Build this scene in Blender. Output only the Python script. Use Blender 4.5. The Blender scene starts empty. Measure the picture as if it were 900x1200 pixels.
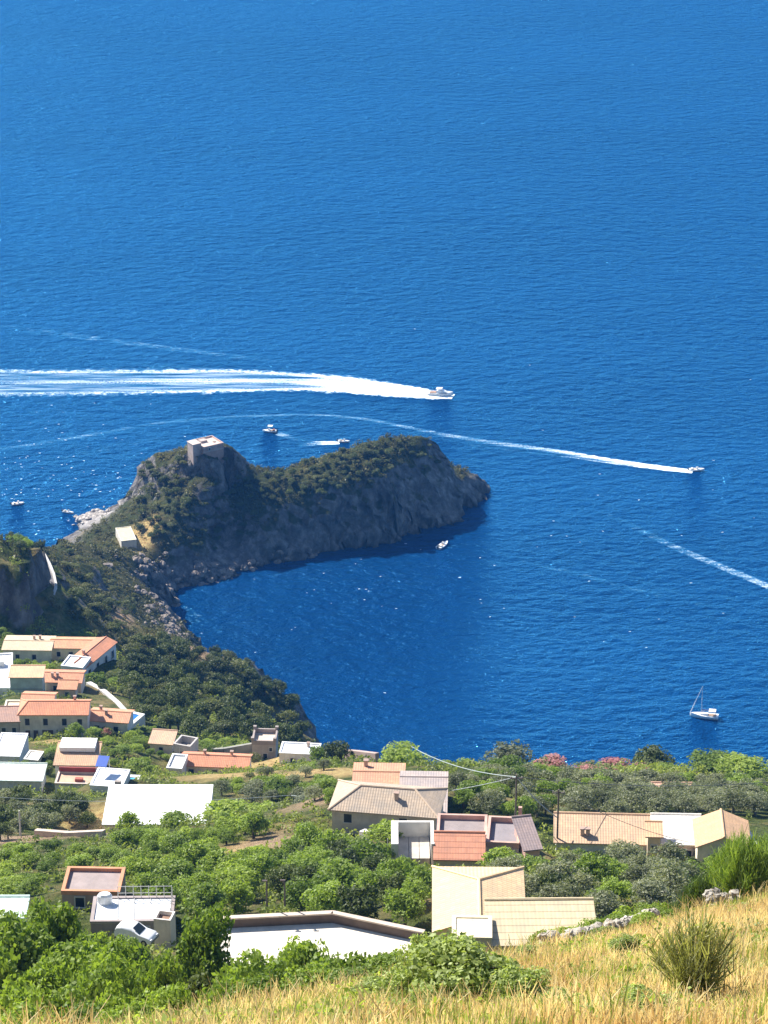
import bpy, math, random
import numpy as np
from mathutils import Vector, Matrix

random.seed(7)
rng = np.random.default_rng(7)
S = bpy.context.scene
COL = S.collection
R = math.radians
CAM_H, F, PITCH = 380.0, 3237.0, R(23.4)
CP, SP = math.cos(PITCH), math.sin(PITCH)

# ------------------------------------------------------------------ geometry of the view
def ray(px, py):
    u, v = (px - 450.0) / F, (600.0 - py) / F
    return np.array([u, CP + v * SP, -SP + v * CP])

def PY(px, py, Y):
    d = ray(px, py); t = Y / d[1]
    return np.array([d[0] * t, Y, CAM_H + d[2] * t])

def PZ(px, py, z):
    d = ray(px, py); t = (z - CAM_H) / d[2]
    return np.array([d[0] * t, d[1] * t, z])

def proj(X, Y, Z):
    dz = Z - CAM_H
    dep = Y * CP - dz * SP
    up = Y * SP + dz * CP
    return 450 + F * X / dep, 600 - F * up / dep, dep

def ppm(px, py, Y):
    p = PY(px, py, Y)
    return F / (p[1] * CP - (p[2] - CAM_H) * SP)

# ------------------------------------------------------------------ numpy value noise
_T = rng.random((256, 256))
def vnoise(x, y):
    xi, yi = np.floor(x).astype(int), np.floor(y).astype(int)
    fx, fy = x - xi, y - yi
    fx = fx * fx * (3 - 2 * fx); fy = fy * fy * (3 - 2 * fy)
    a = _T[xi & 255, yi & 255]; b = _T[(xi + 1) & 255, yi & 255]
    c = _T[xi & 255, (yi + 1) & 255]; d = _T[(xi + 1) & 255, (yi + 1) & 255]
    return (a * (1 - fx) + b * fx) * (1 - fy) + (c * (1 - fx) + d * fx) * fy

def fbm(x, y, o=4):
    s, a, t = 0, 1.0, 0
    for i in range(o):
        s = s + a * vnoise(x * 2 ** i + 17.3 * i, y * 2 ** i + 9.1 * i); t += a; a *= .5
    return s / t

# ------------------------------------------------------------------ object helpers
def link(o, parent=None):
    COL.objects.link(o)
    if parent is not None: o.parent = parent
    return o

def tag(o, label=None, cat=None, group=None, kind=None):
    if label: o['label'] = label
    if cat: o['category'] = cat
    if group: o['group'] = group
    if kind: o['kind'] = kind
    return o

def empty(name, loc, rz=0.0):
    o = bpy.data.objects.new(name, None); o.empty_display_size = .3
    link(o); o.location = loc; o.rotation_euler = (0, 0, rz)
    return o

def copy_tree(o, parent=None):
    c = o.copy(); COL.objects.link(c)
    if parent is not None: c.parent = parent
    for ch in list(o.children): copy_tree(ch, c)
    return c

class MB:
    """collects faces, builds ONE mesh object with metre-scaled UVs"""
    def __init__(s): s.v, s.f, s.sm = [], [], []
    def face(s, pts, smooth=False):
        n = len(s.v); s.v += [tuple(map(float, p)) for p in pts]; s.f.append(tuple(range(n, n + len(pts)))); s.sm.append(smooth)
    def box(s, x0, x1, y0, y1, z0, z1):
        a = [(x0,y0,z0),(x1,y0,z0),(x1,y1,z0),(x0,y1,z0),(x0,y0,z1),(x1,y0,z1),(x1,y1,z1),(x0,y1,z1)]
        for q in ((0,3,2,1),(4,5,6,7),(0,1,5,4),(1,2,6,5),(2,3,7,6),(3,0,4,7)): s.face([a[i] for i in q])
        return s
    def prism(s, poly, z0, z1):
        n = len(poly)
        s.face([(x, y, z1) for x, y in poly]); s.face([(x, y, z0) for x, y in poly[::-1]])
        for i in range(n):
            (xa, ya), (xb, yb) = poly[i], poly[(i + 1) % n]
            s.face([(xa,ya,z0),(xb,yb,z0),(xb,yb,z1),(xa,ya,z1)])
        return s
    def slab(s, q, th):
        q = [Vector(p) for p in q]; b = [p - Vector((0,0,th)) for p in q]
        s.face(q); s.face(b[::-1]); n = len(q)
        for i in range(n): j = (i + 1) % n; s.face([b[i], b[j], q[j], q[i]])
        return s
    def tube(s, pts, rad, n=6):
        pts = [Vector(p) for p in pts]
        rad = rad if hasattr(rad, '__len__') else [rad] * len(pts)
        rings = []
        for i, p in enumerate(pts):
            t = (pts[min(i + 1, len(pts) - 1)] - pts[max(i - 1, 0)]).normalized()
            a = t.orthogonal().normalized() if i == 0 else (a - t * a.dot(t)).normalized()
            b = t.cross(a)
            rings.append([p + (a * math.cos(k * 2 * math.pi / n) + b * math.sin(k * 2 * math.pi / n)) * rad[i] for k in range(n)])
        for i in range(len(rings) - 1):
            for k in range(n):
                l = (k + 1) % n
                s.face([rings[i][k], rings[i][l], rings[i + 1][l], rings[i + 1][k]], True)
        s.face(rings[0][::-1]); s.face(rings[-1])
        return s
    def loft(s, secs, smooth=True, cap=True):
        """secs: list of equally long point loops (open strips)"""
        for a, b in zip(secs[:-1], secs[1:]):
            for k in range(len(a) - 1):
                s.face([a[k], a[k + 1], b[k + 1], b[k]], smooth)
        if cap: s.face(secs[0]); s.face(secs[-1][::-1])
        return s
    def build(s, name, mat, parent=None, merge=False):
        m = bpy.data.meshes.new(name); m.from_pydata(s.v, [], s.f); 
        uv = m.uv_layers.new(name='UVMap'); k = 0
        data = np.zeros((len(m.loops), 2), np.float32)
        for poly, fc in zip(m.polygons, s.f):
            n = poly.normal
            u = Vector((-n.y, n.x, 0))
            u = u.normalized() if u.length > .05 else Vector((1, 0, 0))
            w = n.cross(u)
            for li in poly.loop_indices:
                co = Vector(s.v[m.loops[li].vertex_index]); data[li] = (co.dot(u), co.dot(w))
        uv.data.foreach_set('uv', data.ravel())
        m.polygons.foreach_set('use_smooth', s.sm)
        if merge:
            import bmesh
            b = bmesh.new(); b.from_mesh(m); bmesh.ops.remove_doubles(b, verts=b.verts, dist=1e-4); bmesh.ops.recalc_face_normals(b, faces=b.faces); b.to_mesh(m); b.free()
        m.materials.append(mat)
        o = bpy.data.objects.new(name, m)
        return link(o, parent)

def np_mesh(name, V, nper, tint=None, mat=None, parent=None, lnk=True, smooth=False):
    """V: (nfaces*nper, 3) verts, faces are consecutive runs of nper"""
    nv = len(V); nf = nv // nper
    m = bpy.data.meshes.new(name)
    m.vertices.add(nv); m.vertices.foreach_set('co', np.ascontiguousarray(V, np.float32).ravel())
    m.loops.add(nv); m.loops.foreach_set('vertex_index', np.arange(nv, dtype=np.int32))
    m.polygons.add(nf); m.polygons.foreach_set('loop_start', np.arange(0, nv, nper, dtype=np.int32))
    m.polygons.foreach_set('use_smooth', np.full(nf, smooth))
    m.update(calc_edges=True)
    if tint is not None:
        a = m.attributes.new('tint', 'FLOAT', 'FACE'); a.data.foreach_set('value', np.ascontiguousarray(tint, np.float32))
    if mat: m.materials.append(mat)
    if not lnk: return m
    return link(bpy.data.objects.new(name, m), parent)

# ------------------------------------------------------------------ materials
MATS = {}
def new_mat(name):
    m = bpy.data.materials.new(name); m.use_nodes = True
    nt = m.node_tree; nt.nodes.clear()
    out = nt.nodes.new('ShaderNodeOutputMaterial')
    return m, nt, out
class NT:
    def __init__(s, nt): s.nt = nt
    def n(s, t, **kw):
        o = s.nt.nodes.new('ShaderNode' + t)
        for k, v in kw.items():
            if k.startswith('i_'):
                key = k[2:]; key = int(key) if key.isdigit() else key.replace('_', ' ')
                if hasattr(v, 'is_output'): s.nt.links.new(v, o.inputs[key])
                else: o.inputs[key].default_value = v
            else: setattr(o, k, v)
        return o
    def l(s, a, b): s.nt.links.new(a, b)
    def noise(s, vec, scale, detail=3, rough=.55):
        return s.n('TexNoise', i_Vector=vec, i_Scale=scale, i_Detail=detail, i_Roughness=rough).outputs['Fac']
    def ramp(s, fac, stops, interp='LINEAR'):
        r = s.n('ValToRGB', i_Fac=fac); r.color_ramp.interpolation = interp
        el = r.color_ramp.elements
        while len(el) < len(stops): el.new(.5)
        for e, (p, c) in zip(el, stops):
            e.position = p; e.color = (*c, 1) if hasattr(c, '__len__') else (c, c, c, 1)
        return r.outputs['Color']
    def mix(s, f, a, b, mode='MIX'):
        m = s.n('Mix', data_type='RGBA', blend_type=mode)
        for k, v in ((0, f), (6, a), (7, b)):
            if hasattr(v, 'is_output'): s.l(v, m.inputs[k])
            else: m.inputs[k].default_value = v if k == 0 else ((*v, 1) if len(v) == 3 else v)
        return m.outputs[2]
    def math(s, op, a, b=None, c=None, clamp=False):
        m = s.n('Math', operation=op, use_clamp=clamp)
        for k, v in enumerate((a, b, c)):
            if v is None: continue
            if hasattr(v, 'is_output'): s.l(v, m.inputs[k])
            else: m.inputs[k].default_value = v
        return m.outputs[0]
    def mapping(s, vec, scale=(1,1,1), rot=(0,0,0)):
        return s.n('Mapping', i_Vector=vec, i_Scale=scale, i_Rotation=rot).outputs[0]
def sc(c, k): return tuple(min(1, x * k) for x in c)

def plaster(name, c, var=.25, rough=.85):
    if name in MATS: return MATS[name]
    m, nt, out = new_mat(name); N = NT(nt)
    co = N.n('TexCoord').outputs['Object']
    n1 = N.noise(co, .7, 5, .6)
    n2 = N.noise(N.mapping(co, (3.5, 3.5, .5)), 1.0, 4, .6)
    base = N.mix(N.ramp(n1, [(.35, 0), (.7, 1)]), sc(c, 1 - var), sc(c, 1.06))
    base = N.mix(N.math('MULTIPLY', N.ramp(n2, [(.52, 0), (.75, 1)]), .35), base, sc(c, .55))
    fine = N.noise(co, 14, 2)
    b = N.n('Bump', i_Strength=.25, i_Distance=.03, i_Height=fine).outputs[0]
    p = N.n('BsdfPrincipled', i_Base_Color=base, i_Roughness=rough, i_Normal=b)
    N.l(p.outputs[0], out.inputs[0]); MATS[name] = m
    return m

def tiles(name, c, pitch=.30, row=.42, depth=.04, ribw=-1.6, line=.10):
    """pantiles: ribs run up the slope, rows across, each tile its own tone"""
    if name in MATS: return MATS[name]
    m, nt, out = new_mat(name); N = NT(nt)
    uv = N.n('UVMap').outputs[0]
    sx = N.n('SeparateXYZ', i_Vector=uv)
    u = N.math('DIVIDE', sx.outputs[0], pitch); v = N.math('DIVIDE', sx.outputs[1], row)
    rib = N.math('ABSOLUTE', N.math('SUBTRACT', N.math('FRACT', u), .5))
    st = N.math('FRACT', v)
    cell = N.n('CombineXYZ', i_X=N.math('FLOOR', u), i_Y=N.math('FLOOR', v)).outputs[0]
    wn = N.n('TexWhiteNoise', noise_dimensions='2D', i_Vector=cell).outputs['Value']
    big = N.noise(N.n('TexCoord').outputs['Object'], .55, 5, .65)
    base = N.mix(wn, sc(c, .88), sc(c, 1.10))
    base = N.mix(N.ramp(big, [(.38, 0), (.66, 1)]), base, (c[0] * .74, c[1] * .80, c[2] * .88))
    base = N.mix(N.math('MULTIPLY', N.ramp(st, [(0, 1), (.16, 0)]), line), base, sc(c, .45))
    h = N.math('ADD', N.math('MULTIPLY', rib, ribw), N.math('MULTIPLY', st, -.5))
    b = N.n('Bump', i_Strength=.8, i_Distance=depth, i_Height=h).outputs[0]
    p = N.n('BsdfPrincipled', i_Base_Color=base, i_Roughness=.85, i_Normal=b)
    N.l(p.outputs[0], out.inputs[0]); MATS[name] = m
    return m

def plain(name, c, rough=.5, metal=0.0):
    if name in MATS: return MATS[name]
    m, nt, out = new_mat(name); N = NT(nt)
    n = N.noise(N.n('TexCoord').outputs['Object'], 2.3, 4)
    p = N.n('BsdfPrincipled', i_Base_Color=N.mix(n, sc(c, .85), sc(c, 1.1)), i_Roughness=rough, i_Metallic=metal)
    N.l(p.outputs[0], out.inputs[0]); MATS[name] = m
    return m

def leaf(name, dark, light, trans=.3, accent=None, spread=.5, tm=(1.5, 1.55, .7)):
    if name in MATS: return MATS[name]
    m, nt, out = new_mat(name); N = NT(nt)
    t = N.n('Attribute', attribute_name='tint').outputs['Fac']
    oi = N.n('ObjectInfo').outputs['Random']
    f = N.math('ADD', N.math('MULTIPLY', t, 1 - spread), N.math('MULTIPLY', oi, spread), clamp=True)
    c = N.mix(f, dark, light)
    if accent is not None:
        c = N.mix(N.ramp(t, [(accent[1], 0), (min(1, accent[1] + .02), 1)]), c, accent[0])
    d = N.n('BsdfPrincipled', i_Base_Color=c, i_Roughness=.55); d.inputs['Specular IOR Level'].default_value = .3
    tr = N.n('BsdfTranslucent', i_Color=N.mix(1.0, c, tm, 'MULTIPLY'))
    mx = N.n('MixShader', i_Fac=trans); N.l(d.outputs[0], mx.inputs[1]); N.l(tr.outputs[0], mx.inputs[2])
    N.l(mx.outputs[0], out.inputs[0]); MATS[name] = m
    return m
# ------------------------------------------------------------------ houses: specs first (the ground is fitted to them)
TERRA, TERRA2, PEACH, TAN = (.66,.29,.15), (.68,.34,.18), (.72,.45,.26), (.46,.35,.25)
HOUSES = []
def house(name, label, cat, px, py, Y, wpx, d, h, yaw=0, roof='flat', wall=(.6,.56,.5), rcol=TERRA, rise=1.0, rp=.5, over=.3,
          hips=(0,0), par=.5, win=(), chim=(), deck=None, rkey=None, group=None, extra=None, parcol=None, w=None, pad=True):
    k = ppm(px, py, Y); a = R(yaw)
    w = w or wpx / k / max(.35, abs(math.cos(a)))
    E = PY(px, py, Y); o = over if roof != 'flat' else 0
    fy = -d / 2 - o
    loc = (E[0] + fy * math.sin(a), E[1] - fy * math.cos(a), E[2] - h)
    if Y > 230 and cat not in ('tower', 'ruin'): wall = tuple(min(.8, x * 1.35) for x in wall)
    HOUSES.append(dict(locals()))

# --- headland
house('watchtower', 'square stone watchtower with a flat parapet roof on top of the headland', 'tower', 250, 521.3, 855, 0, 7.8, 2.4, 33, w=7.8,
      wall=(.44,.30,.24), deck=(.64,.50,.42), par=.5, parcol=(.58,.40,.33), win=(('left',0,1.1,.8,.9),('front',-1.5,1.2,.7,.8)), extra='tower')
house('cottage', 'low cottage with a flat pale yellow roof on the neck beside the white shore rocks', 'house', 151, 633, 822, 0, 11, 3, 15, w=5,
      wall=(.5,.46,.38), deck=(.68,.6,.36), par=.15, win=(('right',-2,1.5,1.1,1.2),('right',2,1.5,1.1,1.2)))
# --- upper village row
house('house', 'cream roofed house below the dark cliff, left end of the upper row', 'house', 31, 762, 520, 56, 6.5, 3.5, -2, roof='gable',
      wall=(.7,.62,.5), rcol=(.66,.5,.32), rise=.5, win=(('front',-2,1.8,.8,1.1),('front',1.5,1.8,.8,1.1)), chim=((1,1),(2.2,1.2)))
house('house', 'long terracotta gable house in the middle of the upper row below the dark cliff', 'house', 87, 760, 521, 58, 5, 3.2, -2, roof='gable',
      wall=(.66,.52,.38), rcol=TERRA2, rise=.7, win=(('front',-3.4,1.7,.8,1.1),('front',-.8,1.7,.8,1.1)))
house('house', 'terracotta house whose long bluish wall with dark windows faces the wood', 'house', 119, 768, 509, 0, 4.6, 4.3, 66, w=13, roof='gable',
      wall=(.66,.7,.78), rcol=(.58,.24,.13), rise=.8, win=(('front',-4.6,2.2,.9,1.7),('front',-1.2,2.2,.9,1.7),('front',2.2,2.2,.9,1.7),('front',5,2.2,.9,1.7)), chim=((-2,.4),))
house('terrace_house', 'white flat terrace tucked against the terracotta house with blue-white walls', 'house', 84, 781, 502, 26, 5, 2.6, -14, wall=(.78,.76,.72), deck=(.85,.84,.82), par=.25, win=(('front',0,1.2,1,1.2),))
house('house', 'plain white house at the left edge of the photo, roof long and flat', 'house', 1, 806, 470, 24, 15, 4, 6, wall=(.75,.73,.7), deck=(.84,.82,.8), par=.3, win=(('right',-3,2.2,.9,1.2),('right',2,2.2,.9,1.2)), extra='tank')
house('house', 'house with a tall grey-green front wall under a narrow peach roof', 'house', 30, 794, 468, 38, 3.6, 4.6, 0, roof='shed', wall=(.36,.45,.42), rcol=PEACH, rise=.5, extra='band')
house('house', 'orange roofed house beside the tall grey-green wall, two small roof vents', 'house', 71, 800, 472, 47, 5, 3, -3, roof='gable', wall=(.62,.48,.38), rcol=(.66,.29,.16), rise=.8,
      win=(('front',-1,1.6,1,1.1),('front',1.6,1.6,1,1.1)), chim=((-1.8,-1.2),(-.8,-1.2)))
house('outbuilding', 'small orange lean-to in front of the orange roofed house', 'shed', 78, 808, 464, 20, 2.4, 2.2, -3, roof='shed', wall=(.55,.4,.3), rcol=(.55,.26,.14), rise=.5, win=(('front',0,1.1,.7,.8),))
house('house', 'orange roofed rear wing behind the long beige house with six windows', 'house', 42, 827, 441, 36, 5, 4.2, -4, roof='gable', wall=(.6,.45,.34), rcol=(.68,.31,.17), rise=.9, win=(('left',0,2.6,.8,1),))
house('townhouse', 'long two-storey beige house with terracotta roof and two rows of dark windows', 'house', 62, 838, 430, 80, 5.5, 4.9, 0, roof='gable', hips=(1.6,0), wall=(.6,.54,.47), rcol=(.68,.28,.15), rise=1.2,
      win=(('front',-4.6,3.4,.8,1.3),('front',-1.4,3.4,.8,1.3),('front',1.9,3.4,.8,1.3),('front',4.6,3.4,.8,1.1),('front',-4.6,.95,.8,1.6),('front',-3.2,.95,.8,1.6),('front',-1.1,.95,1.9,1.7),('front',2.0,.95,.9,1.9)), chim=((3.4,1.6),))
house('house', 'low orange roofed house joined to the right end of the long beige house', 'house', 126, 846, 433, 46, 4.6, 3.2, -8, roof='gable', wall=(.62,.56,.5), rcol=(.68,.32,.18), rise=.8,
      win=(('front',-2,1.7,.8,1),('front',1.4,1.7,.8,1)), chim=((-1.9,.6),(-.6,-.8)))
house('house', 'small grey-walled house left of the long beige house, brownish roof', 'house', 9, 846, 430, 26, 4, 4, 2, roof='shed', wall=(.42,.37,.34), rcol=(.4,.24,.18), rise=.7, win=(('front',-.8,2.2,.7,1),('front',1,2.2,.7,1)))
house('terrace_house', 'cream flat roof between the grey-walled house and the orange rear wing', 'house', 14, 832, 444, 20, 4, 3, 0, wall=(.62,.55,.45), deck=(.72,.6,.44), par=.3, win=(('front',0,1.4,.8,1),))
# --- lower village
house('house', 'white flat-roofed building at the left edge below the beige townhouse', 'house', 7, 886, 394, 32, 8, 3.4, -3, wall=(.72,.7,.68), deck=(.88,.87,.86), par=.15, win=(('front',.6,1.6,.9,1.1),))
house('shed', 'long low shed with a pale greenish roof at the left edge', 'shed', 21, 915, 372, 54, 4.4, 2.6, -2, roof='shed', wall=(.5,.5,.47), rcol=(.62,.68,.6), rise=.35, rkey='ribbed', win=(('front',1.2,1.2,.9,.9),))
house('house', 'upper storey of the pink house, white roof terrace over an orange eave', 'house', 88, 897, 379, 48, 5.5, 3.6, -2, roof='shed', wall=(.7,.56,.5), rcol=(.56,.34,.2), rise=.9, rp=.35,
      win=(('front',0,2.5,1.3,1.0),('front',-2,2.3,.7,1),('front',2,2.3,.7,1)), extra='rooftop')
house('terrace_house', 'orange paved terrace with a dark red rear wall in front of the pink house', 'house', 88, 918, 371, 48, 3.8, 2.2, -3, wall=(.64,.56,.5), deck=(.6,.4,.27), par=.28, parcol=(.62,.5,.42), win=(('front',1.4,1.1,.7,.9),), extra='redband')
house('terrace_house', 'white concrete terrace with a blue awning beside the pink house', 'house', 124, 921, 361, 38, 5.5, 1.6, -8, wall=(.8,.8,.79), deck=(.88,.88,.88), par=.12, extra='awning')
house('greenhouse', 'large plain white flat roof standing above the dense green bushes', 'house', 182, 966, 325, 124, 10.6, 2.6, 0, roof='shed', wall=(.8,.8,.78), rcol=(.88,.88,.86), rise=.15, over=.08, rkey='white', extra='whitedoor')
house('house', 'small cottage with a peach lean-to roof above the vegetable garden', 'house', 188, 872, 424, 26, 3.4, 2.4, -8, roof='shed', wall=(.6,.5,.42), rcol=(.6,.38,.24), rise=.7, win=(('front',0,1.2,.7,.9),))
house('ruin', 'roofless grey stone ruin between the peach cottage and the garden', 'ruin', 213, 873, 419, 20, 3.4, 2.2, -20, wall=(.5,.46,.42), deck=(.3,.27,.24), par=1.2, win=(('front',0,1,.7,1.2),))
house('house', 'narrow white house at the left end of the long red lean-to roof', 'house', 204, 900, 408, 18, 5, 3.4, -8, wall=(.74,.72,.7), deck=(.75,.73,.7), par=.3, win=(('front',0,1.8,.8,1.1),('left',0,1.8,.8,1.1)))
house('house', 'long low building with a red tiled roof below the green terrace plot', 'house', 251, 899, 411, 78, 4.6, 2.4, -5, roof='gable', wall=(.6,.53,.46), rcol=(.62,.26,.14), rise=.9,
      win=(('front',-4,1.2,.9,1),('front',0,1.2,.9,1),('front',3.6,1.2,.9,1)), chim=((-2,.5),(2.6,.5)))
house('tower_house', 'small square tower house with battlement-like parapet at the edge of the wood', 'house', 309, 868, 427, 28, 4.6, 4.6, -3, wall=(.36,.31,.28), deck=(.66,.54,.42), par=.8, parcol=(.36,.3,.27), win=(('front',.2,1.4,.7,1.3),('front',1.2,2.9,.5,.7)), extra='merlons')
house('terrace_house', 'white flat roof with one round chimney next to the tower house', 'house', 350, 883, 413, 46, 4, 2.6, -6, wall=(.76,.76,.75), deck=(.86,.86,.86), par=.18, chim=((1.3,.9),), win=(('front',-1,1.2,.8,.9),))
house('patio', 'small pale paved patio among bushes left of the pink house', 'patio', 36, 890, 388, 17, 3, 1.0, -12, wall=(.6,.56,.5), deck=(.72,.66,.56), par=.12)
house('shed', 'tiny white shed with a flat roof between the garden bushes, right of the pink house', 'shed', 117, 893, 385, 10, 1.8, 1.8, -8, wall=(.7,.68,.65), deck=(.8,.79,.77), par=.1, win=(('front',0,.9,.6,1),))
# --- middle of the slope
house('annex', 'low-pitched orange roofed annex behind the tan hip-roofed house', 'house', 443, 921, 285, 56, 5.1, 3.0, -2, roof='gable', wall=(.62,.5,.38), rcol=(.57,.29,.17), rise=.35, win=(('left',0,1.7,.8,1),), chim=((-1.6,1.7),))
house('annex', 'wide pale roofed annex on the right of the tan hip-roofed house', 'house', 495, 954, 276, 52, 9.6, 3.0, -2, roof='gable', wall=(.64,.55,.44), rcol=(.40,.32,.28), rise=.45, rp=.78, win=(('right',-2,1.6,.9,1.1),('right',2,1.6,.9,1.1)))
house('hip_roofed_house', 'grey-walled house with a broad tan hipped roof in the centre of the slope', 'house', 449, 954, 271, 122, 6.2, 3.3, -9, roof='gable', hips=(3.2,3.2), wall=(.46,.42,.38), rcol=TAN, rise=1.5, over=.4,
      win=(('front',-4.1,2.2,.9,1.1),('front',2.2,2.2,.9,1.1),('left',0,2,.9,1.1)), chim=((1.2,-1.4),))
house('flat_roofed_house', 'flat brown-grey roof with a pink parapet behind the red lean-to roof', 'house', 541, 977, 262, 58, 4.3, 2.8, -3, wall=(.62,.42,.34), deck=(.3,.25,.24), par=.55, parcol=(.58,.36,.29), win=(('right',0,1.6,.8,1),))
house('flat_roofed_house', 'flat dark grey roof framed by a pink wall, right of the brown-grey one', 'house', 589, 987, 258, 38, 5.6, 3.2, -5, wall=(.62,.5,.44), deck=(.27,.24,.25), par=.6, parcol=(.6,.38,.3), win=(('front',0,1.8,.8,1.1),), extra='post')
house('outbuilding', 'narrow brown-roofed outbuilding with pink walls left of the long tan roof', 'shed', 625, 996, 256, 17, 4.6, 2.8, 12, roof='shed', wall=(.5,.3,.24), rcol=(.3,.22,.2), rise=1.2, win=(('front',0,1.4,.7,.9),))
house('lean_to', 'red tiled lean-to roof sloping towards the viewer beside the white walled yard', 'house', 538, 1008, 255, 58, 3.4, 2.5, -2, roof='shed', wall=(.6,.45,.35), rcol=(.56,.24,.14), rise=1.3, rkey='rows', over=.15, win=(('front',-1,1.2,.8,.9),))
house('long_house', 'long house with a tan tiled lean-to roof at the foot of the olive grove', 'house', 708, 989, 266, 112, 4.2, 3.0, -3, roof='shed', wall=(.64,.6,.54), rcol=(.58,.38,.23), rise=1.1,
      win=(('front',-1.8,1.3,.9,1.1),('front',3.2,1.3,.9,1.1)), chim=((-2.4,-1.0),(-1.8,-1.0)))
house('dormer_house', 'peach block poking up between the long tan roof and the bright white roof', 'house', 767, 981, 264, 15, 2.4, 2.6, -3, roof='shed', wall=(.64,.46,.32), rcol=(.6,.36,.2), rise=.25, win=(('front',0,1,.6,.8),))
house('house', 'house with a bright cream roof over an open porch with pillars', 'house', 795, 990, 265, 54, 4.6, 2.9, -2, roof='shed', wall=(.6,.45,.37), rcol=(.8,.72,.62), rise=.9, rkey='cream', win=(('front',.4,1.3,2.2,1.5),('front',2,1.3,.5,1.5)))
house('house', 'gabled house with an orange-tan roof whose ridge points forward, right end of the row', 'house', 848, 994, 261, 60, 5.6, 3.0, -3, roof='gable_y', hips=(0,0), wall=(.66,.52,.4), rcol=(.62,.37,.2), rise=1.35, win=(('front',-1.2,1.4,.8,1.1),('front',1.3,1.4,.8,1.1)))
house('side_building', 'narrow white lean-to against the right side of the gabled house', 'shed', 881, 989, 263, 12, 5.2, 2.4, 9, wall=(.8,.8,.8), deck=(.86,.86,.88), par=.12, win=(('right',0,1.2,.7,.9),))
house('hut', 'small low hut with an orange flat roof half hidden in the olive grove', 'shed', 788, 926, 322, 44, 1.1, 1.8, -2, roof='shed', wall=(.62,.5,.4), rcol=(.6,.36,.24), rise=.2, win=(('front',1,1,.6,.7),))
# --- nearest roofs
house('house', 'yellow house with a cream hipped roof, bright left slope and tan right slope', 'house', 562, 1093, 183, 104, 9.4, 3.2, -1, roof='gable_y', hips=(0,4.2), wall=(.7,.58,.38), rcol=(.70,.48,.27), rise=1.35, over=.25, win=(('front',2.2,1.5,1,1.2),('left',0,1.5,1,1.2)))
house('annex', 'small cream box with a flat roof against the front of the yellow house', 'house', 553, 1098, 176, 46, 3.0, 2.8, -2, wall=(.74,.64,.44), deck=(.76,.66,.46), par=.08, win=(('front',0,1.4,.8,1),))
house('lean_to', 'long pale yellow roof of overlapping rows beside the yellow house', 'house', 637, 1108, 176, 126, 5.0, 2.5, 1, roof='shed', wall=(.7,.6,.4), rcol=(.58,.46,.28), rise=.75, rkey='rows', over=.15, win=(('front',2,1.2,.9,1),))
house('shed', 'tan flat-roofed shed with an orange rim between the green bushes', 'shed', 106, 1044, 214, 68, 4.2, 2.4, -2, wall=(.45,.33,.27), deck=(.36,.29,.27), par=.35, parcol=(.6,.28,.15), win=(('front',-1,1.2,.8,1),))
house('terrace_house', 'white tiled roof terrace with railings above the parked white car', 'house', 154, 1079, 202, 96, 4.0, 2.2, 1, wall=(.36,.3,.28), deck=(.8,.81,.83), par=.12, win=(('front',1,1,1,1.2),), extra='railings')
house('shed', 'low shed with a pale mint roof at the left edge among bushes', 'shed', 8, 1076, 196, 36, 2.4, 2.2, 0, roof='shed', wall=(.5,.5,.48), rcol=(.62,.74,.66), rise=.25, rkey='ribbed', win=(('front',.4,1.1,.6,.7),))
# ------------------------------------------------------------------ the ground: one height field through known spots
CT = []
def ct(px, py, Y): CT.append(PY(px, py, Y))
def cw(x, y, z): CT.append(np.array([x, y, z], float))
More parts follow.
